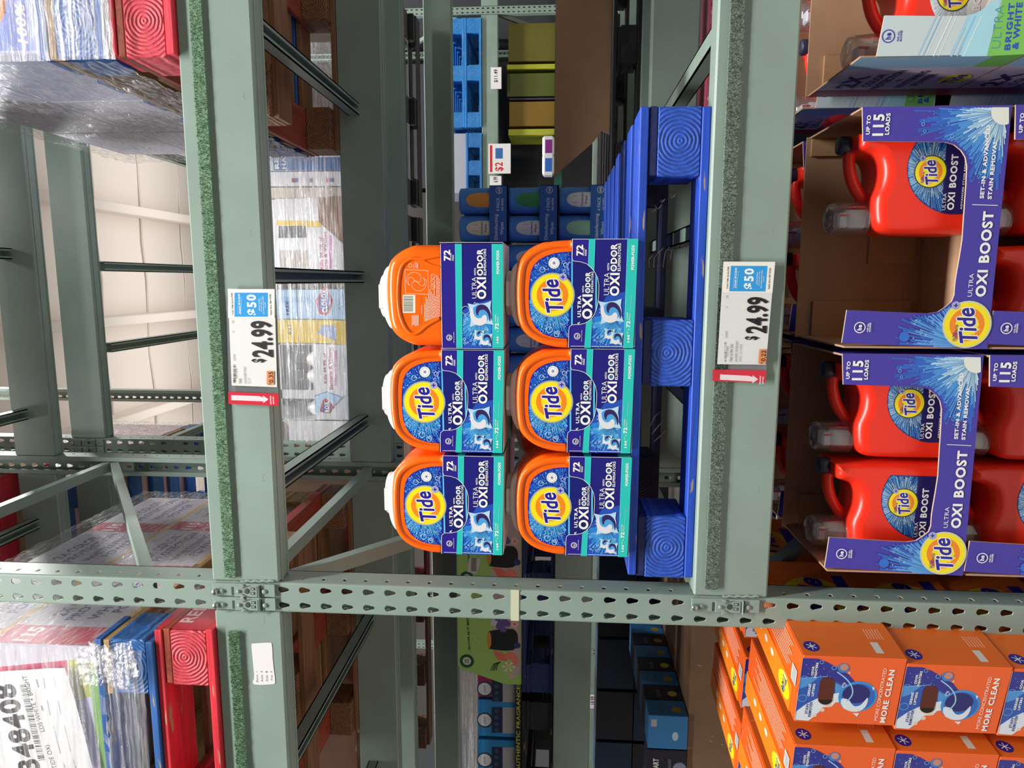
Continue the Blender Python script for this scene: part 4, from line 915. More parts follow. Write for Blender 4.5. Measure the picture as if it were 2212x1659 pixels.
MB().box(-.69, -.40, 2.24, 2.58, .004, .384, mat('3A2A20', .8)).build('carton', None, (-.55, 2.4, 0)); tag(bpy.data.objects['carton'], 'dark brown carton on the floor just right of the upright', 'carton')

# ---------------------------------------------------------------- wrapped pallet loads
def plain_box(name, org, w, d, h, m, label, cat='carton', group=None, c=.003, art=None, x0=None):
    """org = front bottom right corner"""
    x, y, z = org; t = thing(name, org, label, cat, group); MB().box(x - w, x, y, y + d, z, z + h, m, c).build('carton_box', t, org)
    if art: art(t, org)
    return t
def film(org, x0, x1, y0, y1, z0, z1, label, s=1.0, faces='frl', amp=.006):
    mb = MB(); m = mat('FFFFFF', .2, 0, 'film', s=s)
    if 'f' in faces: mb.sheet((x0, y0, z0), (x1, y0, z0), (x1, y0, z1), (x0, y0, z1), m, 40, 40, amp, (0, -1, 0))
    if 'r' in faces: mb.sheet((x1, y0, z0), (x1, y1, z0), (x1, y1, z1), (x1, y0, z1), m, 60, 40, amp, (1, 0, 0))
    if 'l' in faces: mb.sheet((x0, y0, z0), (x0, y1, z0), (x0, y1, z1), (x0, y0, z1), m, 60, 40, amp, (-1, 0, 0))
    if 'b' in faces: mb.sheet((x0, y1, z0), (x1, y1, z0), (x1, y1, z1), (x0, y1, z1), m, 30, 30, amp, (0, 1, 0))
    o = mb.build('stretch_film', None, org); tag(o, label, 'stretch film', 'clear stretch film round pallet loads'); return o
T2 = L2 + .1628
GP = 'block pallets on the racks'
rp = pallet(-1.84, 1.492, T2, 1.018, 1.2, 'red wooden pallet on the left front beam, end blocks facing out', 'D92C3C', 'A4452E', blockc='DE4653', group=GP, insidec='8F4A30', rear='8A6242')
A = Art(lambda a, b: Vector((-.8225, a, b)), (1, 0, 0), .0003, 1, R=(0, 1, 0))
MB().box(-.83, -.8232, 1.51, 2.69, T2 + .125, T2 + .145, mat('C62A3A', .5), 0).build('side_rail', rp, (-1.331, 1.492, T2))
for zc, h in ((T2 + .07, .035),):
    vs, fs = glyphs('RED PALLET', .03); A.mb.add([A.P(1.53 + .30 * u, zc + h * v) for u, v in vs], fs, mat('E9B7B7', .6))
MB().box(-.8235, -.8228, 1.5, 1.9, T2 + .02, T2 + .12, mat('C62A3A', .5), 0).build('side_board', rp, (-1.331, 1.492, T2)); A.build('stencil_lettering', rp, (-1.331, 1.492, T2))
pallet(-1.87, 1.485, T2 + .147, 1.018, 1.2, 'worn blue pallet on top of the red pallet at the left', '2E63A8', 'B5935F', blockc='2F6DB5', group=GP, insidec='9C7A4E', rear='9C7A4E')
# cartons of powder on it, with a big paper label
ZL = T2 + .147 + .147 + .002
C3 = crop(0, 1100, 2.9676, 1.515)
def cartart(first):
    def f(t, org):
        x, y, z = org
        if first:
            A = Art(C3, FR, base=1); A.poly([(430, 968), (492, 960), (640, 1000), (620, 1220), (480, 1215)], mat('B5B94A', .4)); A.poly([(0, 1010), (430, 968), (480, 1215), (560, 1659), (0, 1659)], mat('C94A6E', .4)); A.up()
            A.poly([(490, 1215), (600, 1200), (640, 1659), (555, 1659)], mat('C8C2E4', .4)); A.poly([(560, 1010), (625, 1005), (700, 1659), (640, 1659)], mat('7FB35A', .4)); A.up()
            A.text('CLEANING POWER', 522, 560, 1790, 1215, mat('4A4496', .4), .04); A.build('printed_front', t, org)
            P = Art(lambda a, b: C3(a, b) + Vector((0, -.012, 0)), FR, base=1)
            P.poly([(-20, 1030), (60, 1020), (200, 1012), (330, 1002), (440, 1000), (500, 1200), (560, 1420), (620, 1659), (-20, 1659)], mat('E9E9EA', .6)); P.up()
            P.text('348408', 60, 205, 1660, 1108, BLK, .05, 0, .2)
            for k in range(46):
                y_ = 1590 - k * 10.6; x_ = 290 - (1590 - y_) * .245; w_ = random.choice((3, 4, 6, 8)); P.poly([(x_ - 22, y_), (x_ - 22, y_ - w_), (x_ + 20, y_ - w_ - 4), (x_ + 20, y_ - 4)], BLK)
            P.text('TIDE OXI        LDS WHITE + BRIGHT', 262, 292, 1645, 1050, BLK, .0, 0, .215); 
            for (xc, yc, w_, s_) in ((432, 1620, 40, 'Count 1'), (500, 1610, 60, 'Mgr Count'), (292, 1255, 30, 'Date'), (262, 1097, 50, 'Initials')): P.text(s_, xc - 6, xc + 6, yc + w_ / 2, yc - w_ / 2, BLK, 0, 0, .2)
            for (x0_, y0_, x1_, y1_) in ((410, 1545, 365, 1370), (475, 1535, 435, 1365), (345, 1300, 325, 1205), (412, 1295, 395, 1205), (312, 1130, 303, 1062), (380, 1122, 368, 1055)): P.line([(x0_, y0_), (x1_, y1_)], 2, BLK)
            P.build('paper_label', t, org)
        B = Art(lambda a, b: Vector((x, y + a, z + b)), (1, 0, 0), .0003, 2, R=(0, 1, 0))
        q = lambda a0, b0, a1, b1, m: (B.nx(), B.mb.add([B.P(a0, b0), B.P(a1, b0), B.P(a1, b1), B.P(a0, b1)], [(0, 1, 2, 3)], m))
        q(.0, .0, .39, .29, mat('CFCBD6', .4)); q(.0, .0, .09, .29, mat('C9415A', .4)); q(0, 0, .39, .03, mat('D8B060', .4)); B.up()
        for s_, a0, a1, b0, h in (('115', .01, .08, .20, .04), ('2X COLOR', .14, .34, .20, .035), ('PROTECTION', .12, .37, .155, .03), ('WHITENING', .13, .36, .10, .03), ('POWER', .17, .32, .06, .03)):
            vs, fs = glyphs(s_, .03); B.nx(); B.mb.add([B.P(a0 + (a1 - a0) * u, b0 + h * v) for u, v in vs], fs, mat('5B5590', .4) if a0 > .1 else WHT)
        B.build('printed_side', t, org)
    return f
n = 0
for k in range(2):
    for i in range(3):
        for s, X in ((0, -.885), (1, -1.40)):
            plain_box('powder_carton', (X - .012 * k, 1.515 + .392 * i, ZL + .298 * k), .50, .385, .295, mat('CFCBD6', .45), ['front', 'middle', 'rear'][i] + ' carton of the wrapped load at the left, ' + ['lower', 'upper'][k] + (' layer, right column' if s == 0 else ' layer, left column'), group='cartons of the wrapped load at the left', art=cartart(n == 0) if s == 0 else None); n += 1
film((-1.3, 1.5, ZL - .1), -1.91, -.874, 1.488, 2.70, ZL - .12, ZL + .62, 'clear stretch film wrinkled round the load at the left', 1.0, 'fr')
mb = MB(); fmt = mat('FFFFFF', .2, 0, 'film', s=1.5)
for k in range(7):                                 # loose film gathered and hanging at the pallet corner
    a, b = at(160 + 14 * k + random.uniform(-8, 8), 1395 + random.uniform(-16, 8), 1.478 - .002 * k), at(176 + 16 * k, 1470 + random.uniform(-20, 20), 1.478 - .002 * k)
    dz = Vector((random.uniform(-.01, .01), 0, -random.uniform(.02, .045))); mb.sheet(a, b, b + dz, a + dz * 1.3, fmt, 22, 6, .009, (0, -1, 0))
tag(mb.build('film_tail', None, tuple(at(230, 1400, 1.47))), 'crumpled tail of stretch film hanging from the pallet corner at the left', 'stretch film')

# right load
pallet(.466, 1.492, T2, 1.018, 1.2, 'red wooden pallet at the upper right, ringed end block facing out', 'E03A4B', '9C4A34', blockc='E84A5A', group=GP, insidec='8A4A34', rear='8A6242')
pallet(.462, 1.485, T2 + .147, 1.018, 1.2, 'blue pallet on the red pallet at the upper right', '2B62B0', 'A78556', blockc='2C6AB8', group=GP)
def peri(t, org):
    x, y, z = org; c = crop(0, 0, 2.9622, 1.499); A = Art(lambda a, b: Vector((c(a, b).x, y - .0005, c(a, b).z)), FR, base=1)
    A.poly([(-300, -200), (285, -200), (280, 325), (30, 325), (-300, 325)], mat('7C8FD8', .4)); A.poly([(-300, -200), (30, -200), (40, 60), (10, 140), (-300, 140)], mat('E58A52', .4)); A.up()
    A.text('100%', 105, 170, 285, 20, mat('E9DCC8', .4), .03, .2); A.text('irritating residue', 208, 240, 268, -190, mat('C7CBEA', .4), .0); A.text('scents', 20, 38, 90, 5, mat('54402F', .4), .02, .3); A.build('printed_front', t, org)
n = 0
for k in range(2):
    for i in range(3):
        plain_box('softener_carton', (.478 + .485, 1.499 + .395 * i, T2 + .296 + .29 * k), .485, .39, .287, mat('C9CBDD' if i else 'B9BEDC', .45), ['front', 'middle', 'rear'][i] + ' periwinkle carton of the wrapped load at the upper right, ' + ['lower layer', 'upper layer'][k], group='cartons of the wrapped load at the upper right', art=peri if n == 0 else None); n += 1
film((.9, 1.48, T2 + .1), .455, 1.49, 1.478, 2.70, T2 + .12, T2 + .88, 'clear stretch film round the load at the upper right', 1.25, 'fl', .008)

# level above, left bay
MB_ = mat('B08F70', .85, 0, 'card')
pallet(-1.80, 1.57, L3 + .1628, 1.02, 1.24, 'thin red pallet edge high at the left under a brown carton', 'C8323F', h=.05, group=GP)
plain_box('brown_carton', (-.785, 1.59, L3 + .1628 + .052), 1.0, 1.21, .55, MB_, 'large brown carton high at the left of the picture')
pallet(-1.92, 2.95, L3 + .1628, 1.02, 1.22, 'blue pallet high in the back rack, its underside slats visible', '2F6FB8', 'B8975F', blockc='2F6DB5', group=GP)
plain_box('wrapped_carton', (-.905, 2.96, L3 + .1628 + .148), 1.0, 1.2, .5, mat('C9A9A6', .5), 'pinkish wrapped carton high in the back rack at the left')
film((-1.4, 2.94, L3 + .4), -1.94, -.893, 2.94, 4.18, L3 + .28, L3 + .82, 'stretch film round the high load in the back rack', 1.3, 'fr')
# back rack, middle level, left bay
pallet(-1.95, 2.96, T2, 1.02, 1.22, 'weathered red pallet in the back rack, left bay', '8C3038', '6B4A34', group=GP)
plain_box('brown_carton', (-.96, 2.98, T2 + .148), .94, 1.0, .62, mat('7A5A44', .85, 0, 'card'), 'brown carton standing in the back rack behind the wrapped load')

# ---------------------------------------------------------------- back rack, middle level, right bay: sprays and cleaners in film
YC = 2.945
def span(py0, py1, px=680): return at(px, py1, YC).x, at(px, py0, YC).x      # left x, right x
pallet(-.66, YC - .003, T2, 1.02, 1.2, 'dark pallet under the wrapped cleaner cartons', '3A3A3C', group=GP, h=.05); pallet(.42, YC - .003, T2, 1.02, 1.2, 'dark pallet under the white wrapped cartons, right', '3A3A3C', group=GP, h=.05)
ZK = T2 + .052; HK = .68
CC = crop(560, 600, 5.53, YC - .004); CB = crop(560, 300, 5.53, YC - .004)
GC = 'cartons of cleaner wrapped on the back rack'
def cb(py0, py1, h, m, label, art=None, cat='carton', z=ZK):
    a, b = span(py0, py1); return plain_box('cleaner_carton', (b, YC, z), b - a, .5, h, m, label, cat, GC, .002, art)
def artc(fn, f):
    def g(t, org): A = Art(fn, FR, base=3); f(A); A.build('printed_front', t, org)
    return g
def a1(A): 
    A.poly([(160, 218), (1000, 218), (1000, 375), (175, 375)], mat('3D6FA8', .4)); A.up(); A.text('RE', 182, 235, 360, 225, WHT, .06); A.text('HA', 270, 318, 360, 215, WHT, .06); A.poly([(170, 30), (1000, 30), (1000, 218), (165, 218)], mat('D9DAE0', .4)); A.rect(240, 60, 330, 218, mat('4553A8', .4)) if 0 else None
cb(250, 368, HK, mat('DADCE4', .45), 'white and blue carton at the right of the cleaner load, letters RE HA', artc(CB, a1))
def a2(A):
    for y in (470, 540, 650, 700, 760, 860, 900): A.rect(380 + 0, y - 90 + 10, 382, y - 90 + 30, GREY) if 0 else None
    A.text('LL', 425, 460, 500 + 0, 480, mat('E05A3A', .4), .03) if 0 else None
    for x, c in ((390, 'E2603A'), (420, '6A6FB0'), (800, 'E2603A'), (850, '6A6FB0'), (600, '8A8FA8')): A.rect(x, 470, x + 26, 520, mat(c, .4))
cb(370, 402, HK, mat('E9E9EC', .4), 'slim white carton with small red marks in the cleaner load', artc(CB, a2))
cb(404, 428, HK, mat('CFC4B2', .6), 'beige tray between the white cartons of the cleaner load')
def a3(A):
    A.poly([(200, 715), (690, 705), (720, 1000), (1010, 1260), (1020, 1560), (240, 1550), (215, 900)], mat('E2E2E6', .4)); A.up(); A.poly([(205, 975), (700, 975), (760, 1055), (560, 1055), (210, 1030)], mat('E3C433', .4)); A.poly([(690, 700), (1000, 680), (1010, 1250), (715, 990)], mat('8E6B4E', .85)); A.up()
    A.poly([(230, 1040), (560, 1040), (570, 1180), (230, 1185)], mat('4A4C50', .5)); A.poly([(240, 1330), (580, 1330), (590, 1540), (245, 1540)], mat('B9B4AC', .5))
    PK = mat('C0506E', .4); A.text('Kills 99.9% of', 722, 765, 1560, 1170, PK, .02); A.text('Bacteria & Viruses', 775, 812, 1700, 1110, PK, .02); A.rect(840, 1150, 870, 1550, mat('C878B8', .4))
cb(430, 583, HK, mat('E2E2E6', .45), 'white display carton with yellow stripe in the cleaner load, behind the crossbar', artc(CB, a3))
def a4(A):
    A.poly([(250, 150), (1040, 135), (1050, 500), (262, 480)], mat('A9C9E6', .4)); A.up(); A.poly([(250, 225), (610, 225), (620, 300), (255, 300)], mat('8FB6DC', .4)); A.poly([(670, 280), (760, 130), (820, 130), (880, 270), (850, 400), (800, 450), (720, 430)], mat('B8322E', .4)); A.up(); A.poly([(700, 290), (760, 160), (810, 160), (855, 270), (830, 390), (790, 420), (730, 400)], mat('2B4C9E', .4)); A.up()
    A.text('CLOROX', 745, 810, 415, 140, WHT, .05); A.text('FREE', 318, 355, 445, 280, mat('3B4FA0', .4), .04); A.text('All Purpose', 940, 970, 390, 200, mat('3B5FA8', .4), 0, .2); A.text('Cleaner', 985, 1010, 350, 180, mat('3B5FA8', .4), 0, .2)
cb(626, 690, HK, mat('A9C9E6', .45), 'light blue carton with red and blue diamond emblem in the cleaner load', artc(CC, a4))
def a5(A):
    A.poly([(268, 500), (1052, 515), (1060, 800), (285, 755)], mat('E0C23A', .4)); A.up(); A.text('6x1', 335, 385, 680, 565, mat('6B6A58', .4), .04); A.text('thai', 300, 322, 670, 560, mat('6B6A58', .4), .02) if 0 else None
    A.poly([(690, 660), (760, 560), (920, 570), (930, 760), (840, 720), (760, 690)], mat('9AA9D0', .4))
cb(691, 742, HK, mat('E0C23A', .45), 'yellow carton in the cleaner load beside the blue one', artc(CC, a5))
def a6(A):
    A.poly([(640, 790), (1060, 800), (1075, 1370), (990, 1430), (820, 1600), (670, 1610), (655, 1400)], mat('D9DCE2', .4)); A.up(); A.poly([(665, 1410), (810, 1360), (990, 1430), (820, 1610), (670, 1610)], mat('A9CBE8', .4)); A.line([(665, 1410), (812, 1362), (990, 1428)], 10, mat('2B5FA8', .4)); A.up()
    A.poly([(720, 1600), (760, 1460), (800, 1438), (890, 1530), (830, 1620)], mat('B8322E', .4)); A.up(); A.poly([(745, 1600), (775, 1490), (805, 1470), (860, 1540), (815, 1610)], mat('2B4C9E', .4)); A.up(); A.text('ROX', 780, 835, 1605, 1480, WHT, .05)
    R2 = mat('A8414F', .4); A.text('Kills 99.9% of', 768, 808, 1262, 900, R2, .03); A.text('Bacteria & Viruses', 832, 872, 1338, 830, R2, .03); A.rect(895, 870, 930, 1290, mat('D088C0', .4))
a, b = span(743, 908); t6 = thing('display_carton', (b, YC, ZK), 'cleaner display carton with open front and white bottles, printed Kills 99.9%', 'display carton')
mb = MB(); zt = at(678, 820, YC).z; m6 = mat('D3D6DC', .45)
mb.box(a, b, YC, YC + .004, ZK, zt, m6); mb.box(a, b, YC + .46, YC + .464, ZK, ZK + HK, m6); mb.box(a, a + .004, YC, YC + .46, ZK, ZK + HK, m6); mb.box(b - .004, b, YC, YC + .46, ZK, ZK + HK, m6); mb.box(a, b, YC, YC + .46, ZK, ZK + .004, m6)
mb.box(at(620, 855, YC).x - .012, at(620, 842, YC).x, YC, YC + .004, zt, ZK + HK, m6); mb.box(a, b, YC, YC + .004, at(607, 800, YC).z, ZK + HK, m6); mb.build('carton_box', t6, (b, YC, ZK))
A = Art(CC, FR, base=3); a6(A); A.build('printed_front', t6, (b, YC, ZK))
def spray(px, py, lb):
    p = at(px, py, YC + .09); t = thing('spray_bottle', (p.x, p.y, ZK + .006), lb, 'spray bottle', 'white spray bottles in the cleaner load'); o = (p.x, p.y, ZK + .006); z = ZK + .006
    MB().lathe((p.x, p.y, z), [(.04, 0), (.045, .01), (.045, .16), (.042, .2), (.03, .235), (.018, .26), (.016, .275), (0, .275)], mat('E9E8E4', .3), 24, 'z', 1.1, .7).build('bottle_body', t, o)
    MB().box(p.x - .016, p.x + .03, p.y - .012, p.y + .012, z + .272, z + .31, mat('DADDE0', .3), .005).build('trigger', t, o)
    MB().box(p.x - .03, p.x + .03, p.y - .0335, p.y - .032, z + .05, z + .17, mat('E8A54A', .4)).build('label', t, o); return t
sp = spray(640, 775, 'white spray bottle with orange label in the open cleaner carton, right'); q = copy_tree(sp, (at(640, 812, YC + .09).x, YC + .09, ZK + .006), 'white spray bottle in the open cleaner carton, middle'); q = copy_tree(sp, (at(640, 880, YC + .09).x, YC + .09, ZK + .006), 'white spray bottle in the open cleaner carton, left')
cb(909, 955, .33, mat('DCDCDE', .5), 'plain white carton at the left end of the cleaner load')
film((0, YC - .02, ZK), span(250, 955)[0] - .01, .95, YC - .018, YC + .6, ZK - .04, ZK + HK + .03, 'shiny stretch film round the cleaner cartons', 1.15, 'fr')

# unseen shallow trays added above the right bay to shade the rear beam below
for i, X in enumerate((.06, .80, 1.54)):
    plain_box('shade_tray', (X, 1.575, L3 + .1300), .72, .19, .205, MB_, 'unseen brown tray added above the picture to shade the rear beam, ' + ['left', 'middle', 'right'][i])
pallet(-2.98, 2.96, T2, 1.0, 1.22, 'worn wooden pallet in the back rack, far left', '6E4A34', '7A5A3C', group=GP)
plain_box('brown_carton', (-1.99, 2.98, T2 + .148), .98, 1.0, .62, mat('6A4A3A', .85, 0, 'card'), 'brown carton in the back rack, far left behind the red pallet')

for i, X in enumerate((-2.95, -1.86, -.66, .52)):  # unseen loads added to keep lamp light off the top beams
    pallet(X, 1.55, 4.5228, 1.02, 1.2, 'unseen blue pallet added on the fourth level to block light, ' + ['far left', 'left', 'middle', 'right'][i], '2B5FB0', group=GP)
    plain_box('brown_carton', (X + 1.01, 1.56, 4.5228 + .148), 1.0, 1.18, .85, MB_, 'unseen brown carton load added on the fourth level to block light, ' + ['far left', 'left', 'middle', 'right'][i])

# ---------------------------------------------------------------- back rack, lower level: wipes, cardboard
T1L = L1 + .1628
pallet(-.64, Y2 + .02, T1L, 1.02, 1.22, 'dark pallet under the boxes of disinfecting wipes', '1E2B55', h=.108, group=GP)
pallet(.41, Y2 + .02, T1L, 1.02, 1.22, 'dark pallet behind the cardboard sheet', '22242A', h=.108, group=GP)
ZW = T1L + .11; YW = Y2 + .03
WB = mat('4F8FDC', .4); WN = mat('346AB8', .4); GW = 'four-packs of disinfecting wipes'
VAR = [('E8A04A', 'D98A30'), ('E9E2C8', 'D8C890'), ('3E9A5A', '2F7F48'), ('E6E6E4', 'C9D2E8'), ('9FD2B0', '7FBF98')]
def wipes(x1, z, v, label, k):
    w = .228; o3 = (x1, YW, z); t = thing('wipes_pack', o3, label, 'wipes pack', GW)
    mb = MB(); mb.box(x1 - w, x1, YW, YW + .225, z, z + .006, WN); 
    for a, b, c, d in ((x1 - w, x1, YW, YW + .002), (x1 - w, x1, YW + .223, YW + .225), (x1 - w, x1 - w + .002, YW, YW + .225), (x1 - .002, x1, YW, YW + .225)): mb.box(a, b, c, d, z, z + .078, WN)
    mb.build('tray', t, o3)
    for i in range(2):
        for j in range(2):
            cx, cy = x1 - .057 - .114 * i, YW + .058 + .112 * j
            c = MB().lathe((cx, cy, z + .007), [(.050, 0), (.0545, .004), (.0545, .175), (.052, .183), (.053, .186), (.053, .196), (.048, .2), (0, .2)], WB, 28).build('canister', t, o3)
            if j == 0:
                c1, c2 = VAR[v[i]]; A = Art(lambda a, b: Vector((cx + .0545 * math.sin(a / .0545), cy - .0549 * math.cos(a / .0545), z + b)), FR)
                xs = [-.031 + .062 * q / 12 for q in range(13)]; tp_ = [.125 + .05 * math.sqrt(max(0, 1 - (x / .031) ** 2)) for x in xs]
                A.mb.add([A.P(x, .075) for x in xs] + [A.P(x, y) for x, y in zip(xs, tp_)], [(q, q + 1, 14 + q, 13 + q) for q in range(12)], mat(c1, .4)); A.up()
                if v[i] in (1, 3):
                    vs, fs = glyphs('Disinfecting', .02); A.nx(); A.mb.add([A.P(-.028 + .056 * u, .105 + .011 * q) for u, q in vs], fs, mat('22244A', .4)); vs, fs = glyphs('Wipes', .02); A.nx(); A.mb.add([A.P(-.02 + .035 * u, .088 + .012 * q) for u, q in vs], fs, mat('22244A', .4))
                    A.mb.add([A.P(*p) for p in ((-.012, .127), (0, .12), (.014, .127), (.014, .15), (.006, .157), (-.012, .153))], [(0, 1, 2, 3, 4, 5)], mat('4A3A8C', .4))
                A.build('canister_label', t, o3)
    A = Art(lambda a, b: Vector((x1 - w + a, YW, z + b)), FR, base=1)
    for s, a, b, h, dx in (('Disinfecting', .008, .040, .018, .105), ('Wipes', .028, .016, .018, .052), ('4 PACK', .124, .036, .014, .056), ('340 WIPES', .126, .020, .009, .05)):
        vs, fs = glyphs(s, .03); A.mb.add([A.P(a + dx * u, b + h * q) for u, q in vs], fs, mat('C9D6EA', .4)); A.nx()
    n = 24; A.mb.add([A.P(.208 + .014 * math.cos(6.2832 * q / n), .038 + .014 * math.sin(6.2832 * q / n)) for q in range(n)], [tuple(range(n))], mat('C9D6EA', .4)); A.up(); A.mb.add([A.P(.208 + .011 * math.cos(6.2832 * q / n), .038 + .011 * math.sin(6.2832 * q / n)) for q in range(n)], [tuple(range(n))], mat('3A5F9C', .4)); A.up()
    vs, fs = glyphs('100%', .03); A.mb.add([A.P(.199 + .018 * u, .033 + .009 * q) for u, q in vs], fs, WHT)
    A.build('tray_print', t, o3)
rows = ['bottom row', 'middle row', 'top row']; cols = ['right end', 'second from the right', 'third from the right', 'left end']
vv = {(0, 0): (3, 4), (0, 1): (2, 3), (0, 2): (0, 1)}
for k in range(3):
    for i in range(4): wipes(.388 - .235 * i, ZW + .208 * k, vv.get((i, k), (random.randrange(5), random.randrange(5))), 'blue four-pack of disinfecting wipes, %s, %s of its row' % (rows[k], cols[i]), k)
cs = [(1.45, 1.17), (1.45, 1.392), (.41, 1.392), (.45, 1.36), (.55, 1.24), (.60, 1.2), (.585, 1.17)]
mb = MB(); v0 = [Vector((a, Y2 + .035, b)) for a, b in cs]; tr = tessellate_polygon([[Vector((a, b, 0)) for a, b in cs]]); mb.add(v0, tr, KRAFT); v1 = [p + Vector((0, .005, 0)) for p in v0]; mb.add(v1, tr, KRAFT); n = len(cs); mb.add(v0 + v1, [(i, (i + 1) % n, n + (i + 1) % n, n + i) for i in range(n)], EDGE)
tag(mb.build('cardboard_sheet', None, (.9, Y2 + .035, 1.17)), 'brown cardboard sheet with torn corner, right of the wipes', 'cardboard sheet')

# ---------------------------------------------------------------- left bay of the back rack
TM = 1.208 + .1628
pallet(-1.872, Y2 + .03, TM, 1.016, 1.2, 'navy pallet under the green air freshener tray', '1C2F6E', group=GP); pallet(-2.93, Y2 + .03, TM, 1.016, 1.2, 'nearly black pallet at the left under the fragrance boxes', '16171C', group=GP)
ZG = TM + .147; YG = Y2 + .04
E4 = crop(960, 1180, 3.4625, YG)
t = thing('air_freshener_tray', (-1.3, YG, ZG), 'green air freshener tray front with black diffuser and flowers', 'display tray'); o3 = (-1.3, YG, ZG); GG = mat('A9D672', .5)
out = [E4(*p) for p in ((88, -560), (95, 100), (98, 500), (102, 895), (130, 918), (245, 958), (440, 1028))]; xr_ = out[-1].x; out += [Vector((E4(570, 1035).x, YG, ZG)), Vector((-.90, YG, ZG))]
mb = MB(); tr = tessellate_polygon([[Vector((p.x, p.z, 0)) for p in out]]); bk = [p + Vector((0, .005, 0)) for p in out]; n = len(out); mb.add(out, tr, GG); mb.add(bk, tr, KRAFT); mb.add(out + bk, [(i, (i + 1) % n, n + (i + 1) % n, n + i) for i in range(n)], GG); mb.box(-1.75, -.91, YG + .005, YG + .4, ZG, ZG + .006, KRAFT); mb.build('tray_front', t, o3)
A = Art(E4, FR, base=1); DG = mat('1E5A34', .4); PKL = mat('F0C4BC', .5); LV = mat('6A5A9A', .5)
A.poly([(480, -500), (575, -500), (572, 965), (520, 960), (480, 760), (360, 700), (350, 300), (360, -300)], mat('C9B7B4', .5)); A.up()
for y in (238, 858, -380):
    A.circ(168, y, 56, mat('A9CF7A', .4)); A.up(); A.circ(168, y, 50, DG, 30); A.circ(168, y, 28, mat('DDE6D0', .4)); A.up(); A.text('AIR', 150, 166, y + 16, y - 16, DG, .04); A.text('WICK', 169, 185, y + 18, y - 18, DG, .04)
for dy in (0, -620):
    A.poly(smooth([(318, 700 + dy), (322, 650 + dy), (338, 630 + dy), (500, 611 + dy), (545, 640 + dy), (553, 700 + dy), (545, 755 + dy), (500, 785 + dy), (340, 772 + dy), (322, 752 + dy), (318, 700 + dy)], 1)[:-1], mat('1E2124', .4)); A.up(); A.poly([(334 + 17 * math.cos(q * .3142), 701 + dy + 62 * math.sin(q * .3142)) for q in range(20)], mat('D29A3A', .4))
    for a, b in ((400, 560), (430, 590), (450, 555), (410, 600), (470, 580), (440, 620)): A.circ(a, b + dy, 24, LV, n=12)
    A.poly([(350, 548 + dy), (400, 560 + dy), (380, 600 + dy), (345, 590 + dy)], mat('D6DCE6', .5))
    for q in range(5): A.circ(526 + 18 * math.cos(q * 1.2566), 582 + dy + 18 * math.sin(q * 1.2566), 14, PKL, n=12)
    A.up(); A.circ(526, 582 + dy, 7, mat('B4586A', .5), n=10)
    A.poly([(360, 780 + dy), (430, 790 + dy), (480, 830 + dy), (470, 860 + dy), (400, 850 + dy)], mat('EE7A62', .5)); A.poly([(440, 830 + dy), (480, 785 + dy), (530, 800 + dy), (555, 850 + dy), (545, 895 + dy), (510, 880 + dy), (500, 850 + dy), (470, 845 + dy)], mat('F08A74', .5)); A.circ(545, 740 + dy, 24, mat('3A3F7C', .4), n=16)
    for q in range(4): A.line([(345 + q * 14, 930 + dy), (370 + q * 10, 880 + dy), (420, 865 + dy)], 6, mat('2E2A24', .5))
    for q in range(6): A.poly([(480, 900 + dy), (480 + 50 * math.cos(q * 1.05 - .2), 900 + dy + 40 * math.sin(q * 1.05 - .2)), (480 + 50 * math.cos(q * 1.05 + .3), 900 + dy + 40 * math.sin(q * 1.05 + .3))], mat('F0E8C4', .5))
    A.circ(500, 970 + dy, 20, mat('F0B0B4', .5), n=14)
    A.line(smooth([(170, 760 + dy), (210, 640 + dy), (240, 720 + dy), (280, 700 + dy), (320, 660 + dy)], 2), 5, mat('C9DDA8', .5))
    A.text('GLOWS AS IT MISTS', 172, 188, 775 + dy, 520 + dy, mat('1E3A22', .4), .05, 0, .04)
A.poly([(185, 85), (275, 95), (240, 210), (170, 190)], mat('D9D6D6', .5)); A.up(); 
for q in range(14): A.rect(200, 185 - q * 7, 240, 181 - q * 7, BLK)
A.build('tray_print', t, o3)
for i, (y0_, y1_, c, nm) in enumerate(((940, 1165, '9C1F6E', 'magenta'), (1175, 1462, '2C86C8', 'bright blue'), (1476, 1760, '2C86C8', 'second blue'), (1775, 2040, '2C86C8', 'third blue'))):
    p, q = E4(400, y1_), E4(400, y0_); z0 = ZG + .03; z1 = E4(245, (y0_ + y1_) / 2).z
    bt = thing('fragrance_box', (p.x, YG + .03, z0), '%s boxed air fragrance pack with round floral emblem, left bay' % nm, 'fragrance box', 'boxed fragrances in the left bay'); o_ = (p.x, YG + .03, z0)
    MB().box(p.x + .004, q.x - .004, YG + .03, YG + .43, z0, z1, mat(c, .4), .002).build('carton_box', bt, o_)
    B = Art(lambda a, b: Vector((E4(a, b).x, YG + .03, E4(a, b).z)), FR, base=1); s_ = y0_ - 1175
    B.circ(300, 1330 + s_, 58, mat('2A3A4A', .5)); B.up(); B.circ(296, 1330 + s_, 46, mat('D3DADE', .4)); B.up(); B.text('glade', 285, 308, 1360 + s_, 1305 + s_, mat('3A4A5A', .4), 0, .3)
    B.rect(350, 1232 + s_, 430, 1425 + s_, mat('1C2A48', .4)); B.rect(432, 1235 + s_, 530, 1430 + s_, mat('A9ADB0', .5)); B.up()
    for b_ in (1265, 1315, 1365, 1410): B.circ(385, b_ - 5 + s_, 17, mat('3A4A6E', .3), n=16)
    B.build('printed_front', bt, o_)
